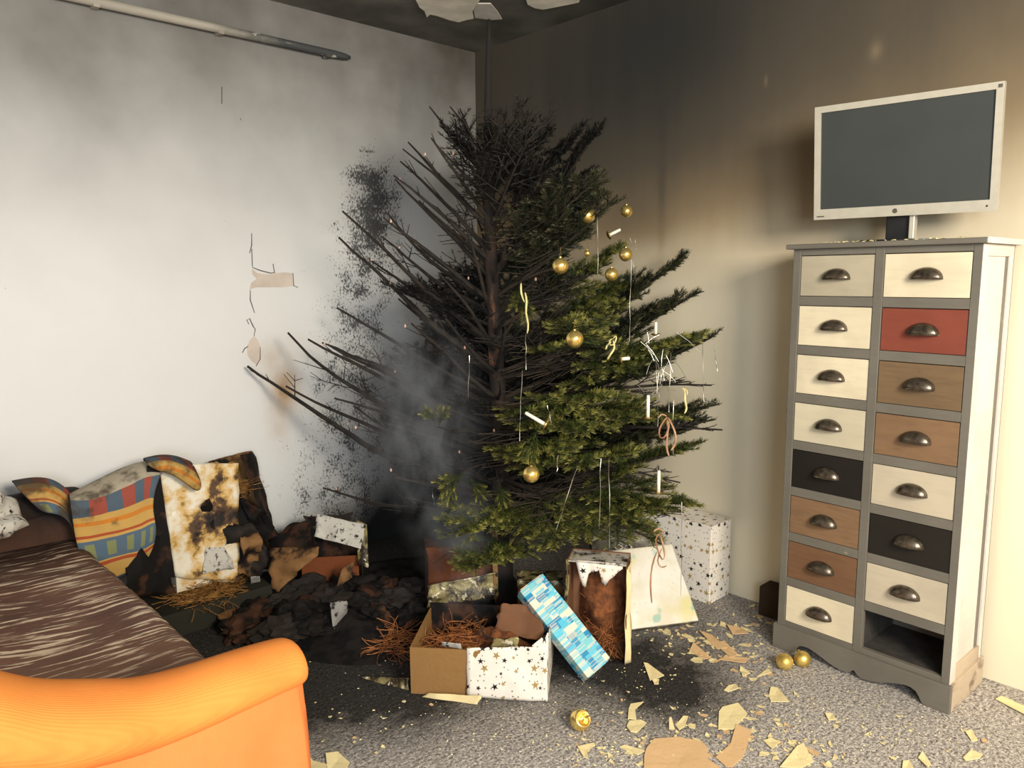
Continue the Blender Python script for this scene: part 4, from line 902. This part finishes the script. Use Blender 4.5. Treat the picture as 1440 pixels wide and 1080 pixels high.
o = MB().box((-.10, -1.93, 0), (-.012, -1.83, .12)).build('dark_brown_box', 'box_brown', bevel=.004); recenter(o); tag(o, 'dark brown box tucked between the chest and the right wall', 'box')

# ------------------------------------------------------------------ ornaments on the tree
t = T('gold_glass', .24, .85); co = t.coord(); n = t.noise(co, 18, 3)
t.base(t.mix(n.ss(.4, .7), (250, 222, 140), (228, 190, 100))); MAT['gold_glass'] = t.m
t = T('gold_matt', .42, .75); co = t.coord(); n = t.noise(co, 40, 4); t.base(t.mix(n.ss(.4, .65), (240, 212, 124), (206, 172, 90))); MAT['gold_matt'] = t.m
simple('gold_cap', (206, 176, 104), .3, .9); simple('wax', (240, 234, 218), .5, var=.04); simple('ribbon', (178, 142, 110), .55, c2=(140, 98, 70), sc=20); simple('ribbon_cream', (226, 214, 150), .55, var=.1)
t = T('tinsel', .35, .9); t.base((176, 172, 160)); MAT['tinsel'] = t.m
def bauble(pos, r, label, mat='gold_glass', tilt=(0, 0, 0), broken=False, hang=True):
    e = empty('bauble', pos); e.rotation_euler = tilt
    k = 15; prof = []
    for i in range(k + 1):
        a = -PI / 2 + PI * i / k * (.74 if broken else 1); prof.append((max(.0006, r * math.cos(a)), r * math.sin(a)))
    if broken: prof += [(r * .58, r * .6), (r * .46, r * .25), (r * .2, r * .02), (.0006, -r * .02)]
    MB().lathe(prof, 24).build('ball', mat, e, smooth=True)
    if broken:
        sheet('bent_rim', (.0, -r * .2, r * .95), (r * .7, -r * .1, r * .8), (r * .75, r * .3, r * .3), (r * .1, r * .3, r * .5), 'gold_glass', .006, 6, .1, 3., e)
    else: MB().lathe([(r * .2, r * .93), (r * .2, r * 1.12), (r * .16, r * 1.16)], 12).build('cap', 'gold_cap', e)
    if hang:
        m = MB(); m.tube([(.0045 * math.cos(a * PI / 6), 0, r * 1.2 + .0045 + .0045 * math.sin(a * PI / 6)) for a in range(13)], .0006, 4, False); m.tube([(0, 0, r * 1.2 + .008), (.002, 0, r * 1.2 + .03)], .0006, 4); m.build('hook', 'gold_cap', e)
    tag(e, label, 'bauble'); return e
for (px_, py_, rp, d, lb) in ((826, 303, 11, 2.8, 'gold bauble high on the tree beside a hanging tinsel strand'), (881, 297, 8.5, 3.0, 'topmost right gold bauble on a thin twig of the tree'), (788, 374, 11.5, 2.58, 'gold bauble on the dark middle of the tree, nearest the trunk'), (880, 358, 9.5, 2.8, 'gold bauble above the lower one at the right edge of the upper tree'),
                              (860, 386, 9.5, 2.78, 'darker gold bauble hanging just below two others at the upper right'), (808, 477, 12.5, 2.5, 'large gold bauble alone in the middle of the green branches'), (747, 667, 12, 2.45, 'lowest gold bauble on the tree, under the tilted candle'), (826, 356, 4.5, 2.75, 'tiny half-hidden gold bauble between the upper ones')):
    bauble(at_d(px_, py_, d), rp * d / F_PX, lb)
p = on_z(816, 1026); bauble((p.x, p.y, .0315), .032, 'dented gold bauble lying alone on the grey carpet', tilt=(-FW * .7 + UP * .5 + RT * .35).to_track_quat('Z', 'Y').to_euler(), broken=True, hang=False)
p = on_z(1103, 941); bauble((p.x, p.y, .0285), .0285, 'matt gold bauble on the floor farther from the chest, cap down', 'gold_matt', (1.9, .3, .8), hang=False)
p = on_z(1128, 937); bauble((p.x, p.y, .028), .028, 'matt gold bauble on the floor touching the chest plinth', 'gold_matt', (.5, .6, 2.), hang=False)
def candle(px_, py_, d, h, label, dirv=None):
    """base pixel, distance; dirv tilts it"""
    e = empty('tree_candle', at_d(px_, py_, d)); q = (Vector(dirv) if dirv else Vector((0, 0, 1))).to_track_quat('Z', 'Y'); e.rotation_euler = q.to_euler()
    MB().lathe([(.0062, .0), (.006, h * .5), (.0056, h - .002), (.003, h)], 10).build('wax_stick', 'wax', e, smooth=True)
    MB().tube([(0, 0, h), (.0005, 0, h + .007)], .0008, 4).build('wick', 'charred', e); MB().lathe([(.006, -.006), (.016, -.002), (.017, .002), (.007, .001)], 12).build('holder', 'gold_cap', e)
    tag(e, label, 'candle'); return e
candle(911, 587, 2.5, .075, 'upright white candle on a right branch beside the beige ribbon'); candle(926, 692, 2.55, .075, 'upright white candle on the lowest right branch'); candle(922, 470, 2.75, .045, 'short white candle stub at the right edge above the tinsel tuft')
candle(767, 597, 2.42, .075, 'white candle tilted sharply to the left in the middle of the tree', -RT * .85 + UP * .5); candle(856, 331, 2.86, .05, 'white candle tipped over among the upper gold baubles', RT * .9 + UP * .45); candle(873, 505, 2.5, .03, 'stubby white candle half hidden below the cream bow', RT * .9 + UP * .1)
def ribbon(name, paths, mat, label, d):
    e = empty(name, at_d(paths[0][0][0], paths[0][0][1], d)); inv = Matrix.Translation(-e.location)
    for pth in paths:
        P = [inv @ at_d(x, y_, d + .012 * math.sin(i * 1.3)) for i, (x, y_) in enumerate(pth)]; R_ = []
        for i, p in enumerate(P):
            dd = (P[min(i + 1, len(P) - 1)] - P[max(i - 1, 0)]).normalized(); wv = dd.cross(FW)  .normalized() * .0042; wv = wv * .75 + FW * .004 * math.sin(i * 1.7); R_.append([p - wv, p + wv])
        MB().grid(R_).build('loop' if len(pth) > 4 else 'tail', mat, e, smooth=True, sub=1, solid=.0008)
    tag(e, label, 'ribbon'); return e
ribbon('ribbon_bow', [[(939, 586), (930, 596), (925, 610), (930, 619), (938, 612), (941, 598), (939, 586)], [(939, 586), (947, 600), (952, 615), (948, 628), (943, 634)], [(938, 588), (940, 610), (936, 630), (941, 642)], [(938, 586), (930, 581), (926, 588)]], 'ribbon', 'beige ribbon bow hanging at the right edge of the tree', 2.45)
ribbon('ribbon_bow', [[(928, 750), (920, 758), (925, 774), (932, 792), (936, 780), (932, 766), (928, 750)], [(931, 770), (922, 790), (930, 800), (938, 795)], [(924, 775), (916, 795), (914, 822), (917, 850)], [(929, 752), (934, 746), (924, 742), (919, 748)]], 'ribbon', 'orange-brown ribbon bow with long tail in front of the pearly box', 2.6)
ribbon('ribbon_bow', [[(862, 476), (868, 470), (866, 482), (858, 488), (856, 478), (862, 476)], [(862, 478), (866, 490), (858, 498), (854, 506)], [(860, 480), (853, 486), (852, 492)]], 'ribbon_cream', 'small cream ribbon bow right of the large middle bauble', 2.48)
ribbon('ribbon_bow', [[(960, 545), (965, 552), (962, 562), (967, 575), (962, 582)], [(958, 546), (968, 548), (966, 556)]], 'ribbon_cream', 'pale yellow ribbon end at the far right twigs of the tree', 2.6)
ribbon('ribbon_bow', [[(738, 410), (742, 424), (738, 440), (744, 456), (741, 470)], [(733, 397), (732, 412), (738, 426)]], 'ribbon_cream', 'frayed pale ribbon hanging on the dark left part of the tree', 2.6)
def sprig(px_, py_, d, L, dirv):
    o = at_d(px_, py_, d) - TB0; r_ = random.Random(int(px_)); dv = Vector(dirv).normalized(); w_ = MB(); main = limb(r_, o, dv, L, 4, -.2, .06); w_.tube(main, .002, 4); tw = [(np.array(main), 1.2)]
    for k in (1, 2, 3):
        for sd in (1, -1):
            q = limb(r_, main[k], dv + dv.cross(FW) * sd * .8 + FW * r_.uniform(-.3, .3), L * .45, 2, -.1, .05); w_.tube(q, .0015, 3); tw.append((np.array(q), 1.2))
    b = w_.build('sprig', 'fir_wood', tree); V, a, c_ = needles(tw, trs, 900, .022); quads('needles', V, a, c_, 'needles_green', b)
for a in ((655, 668, 2.72, .10, -RT - UP * .5), (660, 672, 2.72, .09, RT * .6 - UP * .8), (640, 675, 2.72, .09, -RT * .4 - UP), (618, 598, 2.8, .06, UP + RT * .3), (612, 592, 2.8, .05, -RT + UP), (700, 680, 2.7, .08, RT * .4 - UP), (733, 398, 2.66, .09, -UP - RT * .1), (735, 420, 2.66, .07, -UP + RT * .4), (757, 600, 2.46, .12, -UP - RT * .35)): sprig(*a)
trg = random.Random(3)
for (x, y0, y1, d, dx) in ((840, 275, 388, 2.82, 1), (887, 335, 384, 2.85, 4), (893, 336, 352, 2.85, 1), (888, 352, 480, 2.85, -3), (740, 470, 520, 2.58, -1), (734, 520, 620, 2.6, -4), (785, 640, 664, 2.42, -2), (988, 480, 565, 2.8, 2), (1004, 492, 522, 2.8, 4), (845, 645, 745, 2.45, -3), (856, 645, 770, 2.45, 2), (958, 706, 838, 2.68, 0), (922, 500, 600, 2.52, 4), (932, 490, 560, 2.52, -6), (944, 495, 580, 2.52, -3), (948, 560, 640, 2.5, -2), (812, 655, 745, 2.44, -30), (660, 500, 560, 2.8, -2), (770, 570, 600, 2.42, 6), (608, 690, 710, 2.9, 3)):
    P = [at_d(x + dx * s + trg.uniform(-1, 1), y0 + (y1 - y0) * s, d) for s in (0, .2, .4, .6, .8, 1)]; R_ = []
    for i, p in enumerate(P):
        a = i * .9 + x; wv = (RT * math.cos(a) + FW * math.sin(a)) * .0011; R_.append([p - wv, p + wv])
    o = MB().grid(R_).build('tinsel_strand', 'tinsel', smooth=False, solid=.0005); recenter(o); tag(o, 'thin silver tinsel strand hanging from a twig of the tree', 'tinsel', 'tinsel strands on the tree')
m = MB()
for _ in range(26):
    c0 = at_d(trg.gauss(928, 11), trg.gauss(520, 26), 2.5 + trg.uniform(-.03, .03)); th = trg.uniform(0, 2 * PI); d = RT * math.cos(th) + UP * math.sin(th) * 1.3 - UP * .3; l = trg.uniform(.03, .09)
    m.tube([c0, c0 + d * l * .5 + FW * trg.uniform(-.01, .01), c0 + d * l - UP * .01], .00055, 3, False)
o = m.build('tinsel_tuft', 'tinsel'); recenter(o); tag(o, 'tangled tuft of silver tinsel on the right green branches', 'tinsel', kind='stuff')

# ------------------------------------------------------------------ flakes of ceiling paint on the carpet
card('flake_cream', (240, 224, 172), (226, 206, 150), -.5, (200, 176, 120)); card('flake_beige', (222, 186, 140), (208, 170, 124), -.5, (170, 130, 88))
def flake_poly(poly, mat, label, group=None, lift=.0, curl=.006, cat='paint flake'):
    P = [on_z(x, y_, .002) for x, y_ in poly]; c = sum(P, Vector()) / len(P); n = len(P); sz = max((p - c).length for p in P)
    dv = Vector((math.cos(c.x * 90), math.sin(c.x * 90), 0)); top = []
    for p in P: top.append(Vector((p.x, p.y, .0035 + lift + curl * ((p - c).dot(dv) / sz) ** 2)))
    cen = Vector((c.x, c.y, .0035 + lift)); th = Vector((0, 0, .0022)); m = MB()
    m.add(top + [cen] + [t_ - th for t_ in top] + [cen - th], [(i, (i + 1) % n, n) for i in range(n)] + [(n + 1 + (i + 1) % n, n + 1 + i, 2 * n + 1) for i in range(n)] + [(i, n + 1 + i, n + 1 + (i + 1) % n, (i + 1) % n) for i in range(n)])
    o = m.build('paint_flake', mat); recenter(o); tag(o, label, cat, group or 'flakes of fallen ceiling paint'); return o
BIG = [([(905, 933.5), (911, 934), (934, 951), (924, 955), (914, 957)], 0, 'cream wedge-shaped paint flake lying alone below the scorched open box'),
 ([(917, 957), (927, 957), (926, 963), (920, 964)], 0, 'small rounded flake touching the cream wedge-shaped flake'),
 ([(1011, 1001), (1016, 995), (1038, 989), (1051, 1004), (1031, 1027), (1010, 1026)], 0, 'largest pale cream paint flake, right of the dark floor stain'),
 ([(906, 1063), (909, 1053), (920, 1040), (955, 1037), (987, 1043), (996, 1053), (994, 1067), (1012, 1080), (1008, 1100), (905, 1100)], 1, 'big beige plaster sheet at the bottom edge of the floor'),
 ([(1035, 1020), (1057, 1028), (1049, 1055), (1043, 1067), (1029, 1080), (1020, 1078), (1006, 1065), (1027, 1047)], 1, 'second beige plaster sheet, just right of the biggest one'),
 ([(887, 990), (905, 989), (893, 997), (895, 1012), (883, 1012), (884, 997)], 0, 'hooked cream flake left of the dark floor stain'), ([(881, 1022), (885, 1014), (901, 1014), (909, 1018), (897, 1030), (887, 1032)], 0, 'cream flake just below the hooked one'),
 ([(1018, 971), (1025, 964), (1035, 962), (1039, 969), (1024, 973)], 0, 'cream flake at the upper right rim of the dark stain'), ([(950, 1020), (961, 1008), (968, 1008), (963, 1022), (955, 1028)], 0, 'cream flake beside the upright beige shard'),
 ([(1011, 929), (1021, 924), (1055, 927), (1047, 933)], 1, 'beige flake left of the two matt baubles'), ([(1041, 938), (1055, 947), (1047, 951), (1040, 944)], 0, 'slim cream flake just below the long beige one'), ([(1064, 952), (1080, 940), (1085, 946)], 0, 'triangular cream flake below the two matt baubles'),
 ([(969, 916), (975, 905), (1000, 925), (989, 928), (979, 921)], 1, 'ragged beige flake below the pearly box'), ([(405, 1074), (432, 1060), (440, 1070), (460, 1076), (458, 1095), (400, 1095)], 0, 'large cream flake against the foot of the orange sofa arm'), ([(458, 1062), (475, 1058), (492, 1074), (485, 1086), (461, 1086)], 0, 'second cream flake to the right of the orange sofa arm'),
 ([(1400, 984), (1408, 980), (1450, 998), (1450, 1012)], 0, 'long cream strip right of the chest by the wall'), ([(1081, 979), (1084, 967), (1094, 968), (1110, 989), (1084, 987)], 0, 'cream flake in front of the chest plinth, left part'), ([(1357, 1029), (1366, 1026), (1375, 1042), (1366, 1042)], 0, 'leaf-shaped flake right of the chest corner'),
 ([(1354, 1066), (1366, 1055), (1382, 1062), (1377, 1067), (1358, 1070)], 0, 'oval flake at the bottom right of the floor'), ([(1291, 1066), (1297, 1059), (1309, 1074), (1305, 1082)], 0, 'slender flake at the bottom edge below the chest corner'), ([(1270, 1071), (1279, 1070), (1286, 1084), (1268, 1084)], 0, 'flake cut by the bottom edge below the chest'),
 ([(1073, 1042), (1084, 1039), (1097, 1043), (1086, 1055)], 0, 'rhombic flake right of the second beige sheet'), ([(1121, 1050), (1130, 1047), (1144, 1071), (1126, 1082), (1097, 1080)], 0, 'broad cracked flake at the bottom edge in front of the chest'), ([(1160, 1004), (1171, 1004), (1176, 1013), (1165, 1013)], 0, 'small cream flake in front of the chest apron notch'),
 ([(812, 1051), (835, 1045), (837, 1048), (820, 1053), (827, 1068), (821, 1066)], 0, 'angled cream flake below the dented bauble'), ([(871, 1051), (878, 1048), (907, 1056), (897, 1063)], 0, 'cream flake left of the big beige plaster sheet'), ([(1005, 905), (1018, 902), (1040, 922), (1026, 925)], 1, 'beige strip lying on the shaded edge left of the chest'), ([(983, 888), (1001, 893), (1022, 912), (1008, 913)], 1, 'beige strip right below the pearly box corner'), ([(1022, 880), (1045, 884), (1052, 892), (1030, 892)], 1, 'dull beige flake in the shade left of the chest')]
for poly, b_, lb in BIG: flake_poly(poly, ('flake_cream', 'flake_beige')[b_], lb)
o = MB().hexa([on_z(941, 1026, 0), on_z(949, 1026, 0), on_z(949, 1024.5, 0), on_z(941, 1024.5, 0)], [at_d(941, 1009, 2.305), at_d(944, 1008, 2.305), at_d(944, 1008, 2.309), at_d(941, 1009, 2.309)]).build('plaster_shard', 'flake_beige'); recenter(o); tag(o, 'narrow beige shard standing upright behind the big plaster sheet', 'paint flake')
# small ones: a few shapes, many copies
frg = random.Random(9); protos = []
for k in range(14):
    n = frg.choice((4, 5, 5, 6, 7)); st_ = frg.uniform(.45, .95); pts = []
    for i in range(n):
        a = 2 * PI * (i + frg.uniform(-.3, .3)) / n; r = frg.uniform(.55, 1.1); pts.append(Vector((r * math.cos(a), r * st_ * math.sin(a), 0)))
    dv = frg.uniform(0, 6.28); top = [Vector((p.x, p.y, .06 + .22 * (p.x * math.cos(dv) + p.y * math.sin(dv)) ** 2)) for p in pts]; cen = Vector((0, 0, .06)); th = Vector((0, 0, .06)); m = MB()
    m.add(top + [cen] + [t_ - th for t_ in top] + [cen - th], [(i, (i + 1) % n, n) for i in range(n)] + [(n + 1 + (i + 1) % n, n + 1 + i, 2 * n + 1) for i in range(n)] + [(i, n + 1 + i, n + 1 + (i + 1) % n, (i + 1) % n) for i in range(n)])
    o = m.build('paint_flake', ('flake_cream', 'flake_cream', 'flake_cream', 'flake_beige')[k % 4]); protos.append(o.data); bpy.data.objects.remove(o)
def zone(cx, cy, rx, ry, n, s0, s1):
    out = []
    for _ in range(n):
        a = frg.uniform(0, 2 * PI); r = frg.random() ** .6; out.append((cx + rx * r * math.cos(a), cy + ry * r * math.sin(a), s0 + (s1 - s0) * frg.random() ** 2.2))
    return out
spots = zone(1000, 905, 75, 28, 52, .010, .034) + zone(920, 897, 70, 16, 26, .006, .018) + zone(1060, 930, 60, 25, 24, .008, .026) + zone(970, 1035, 90, 40, 44, .006, .022) + zone(850, 1060, 90, 22, 34, .006, .022) + zone(1080, 1010, 70, 60, 36, .006, .022) + zone(1230, 1040, 170, 38, 44, .005, .016) + zone(1130, 1060, 60, 22, 26, .008, .024) + zone(700, 1030, 260, 45, 44, .004, .011) + zone(880, 950, 90, 40, 22, .004, .012) + zone(1040, 870, 50, 20, 16, .008, .026) + zone(480, 960, 120, 60, 16, .004, .010)
SMALL = spots[:]; frg.shuffle(SMALL); SMALL.sort(key=lambda q: -q[2])
for k, (x, y_, s) in enumerate(SMALL[:270]):
    p = on_z(x, y_)
    if p.x > -.03 or (p.x > -.31 and p.y < -1.97) or (p.x < -2.05): continue
    o = bpy.data.objects.new('paint_flake', protos[frg.randrange(14)]); COL.objects.link(o); o.location = (p.x, p.y, .0008); o.scale = (s, s, .02); o.rotation_euler = (0, 0, frg.uniform(0, 6.28))
    tag(o, 'small flake of fallen ceiling paint scattered on the grey carpet', 'paint flake', 'small flakes of fallen ceiling paint')
m = MB()
for (x, y_, s) in SMALL[270:] + zone(1000, 1010, 420, 70, 520, .0012, .0045) + zone(520, 900, 120, 60, 60, .0015, .005):
    p = on_z(x, y_)
    if p.x > -.03 or (p.x > -.31 and p.y < -1.97) or p.x < -2.05: continue
    a = frg.uniform(0, 6.28); q = [Vector((p.x + s * math.cos(a + b) * frg.uniform(.6, 1.2), p.y + s * math.sin(a + b) * frg.uniform(.6, 1.2), .0015)) for b in (0, 2.1, 4.2)]
    m.add(q + [Vector((p.x, p.y, .004))], [(0, 1, 3), (1, 2, 3), (2, 0, 3)])
o = m.build('paint_crumbs', 'flake_cream'); tag(o, 'fine cream crumbs of ceiling paint all over the carpet', 'paint crumbs', kind='stuff')
# crumbs of paint along the top of the chest
m = MB()
for _ in range(60):
    u, v = frg.uniform(.1, .56), frg.uniform(-.018, .1); p = M_D @ Vector((u, v, TT)); s = frg.uniform(.003, .011); a = frg.uniform(0, 6.28)
    q = [Vector((p.x + s * math.cos(a + b), p.y + s * math.sin(a + b), TT + .0005 + frg.random() * .004)) for b in (0, 1.8, 4.)]; m.add(q + [Vector((p.x, p.y, TT + .005))], [(0, 1, 3), (1, 2, 3), (2, 0, 3)])
o = m.build('paint_crumbs', 'flake_cream'); tag(o, 'paint crumbs fallen on top of the chest around the monitor foot', 'paint crumbs', kind='stuff')

# ------------------------------------------------------------------ smoke still rising from the burnt boxes
SMK = [((655, 835), 2.72, .07, .8), ((648, 780), 2.78, .10, 1.0), ((630, 715), 2.82, .13, 1.0), ((600, 640), 2.85, .17, .9), ((585, 560), 2.9, .2, .8), ((560, 490), 2.95, .2, .45)]
mt = bpy.data.materials.new('smoke'); mt.use_nodes = True; nt = mt.node_tree; nt.nodes.remove(nt.nodes['Principled BSDF'])
t = T.__new__(T); t.m, t.nt = mt, nt; co = t.coord(); x, y, z = t.xyz(co); den = None
for (q, d, s, k) in SMK:
    c = at_d(*q, d); r2 = ((x - c.x) * (x - c.x) + (y - c.y) * (y - c.y) + (z - c.z) * (z - c.z)) / (s * s); g_ = (r2 * -1.0).exp() * k; den = g_ if den is None else den + g_
nn = t.noise(t.scale(co, (1, 1, .6)), 9, 4, .6, .6); den = (den * nn.ss(.38, .64) - .07).max(0.0) * 2.9
vn = nt.nodes.new('ShaderNodeVolumePrincipled'); vn.inputs['Color'].default_value = (.70, .73, .76, 1); vn.inputs['Anisotropy'].default_value = -.1
nt.links.new(den.s, vn.inputs['Density']); nt.links.new(vn.outputs[0], nt.nodes['Material Output'].inputs['Volume']); MAT['smoke'] = mt
pts = [at_d(*q, d) for q, d, s, k in SMK]
o = MB().tube([pts[0] - Vector((0, 0, .08))] + pts + [pts[-1] + (pts[-1] - pts[-2]) * 1.6], [.08, .16, .22, .28, .36, .42, .42, .2], 12).build('smoke', 'smoke'); tag(o, 'thin grey smoke rising from the charred boxes past the bare branches', 'smoke', kind='stuff')
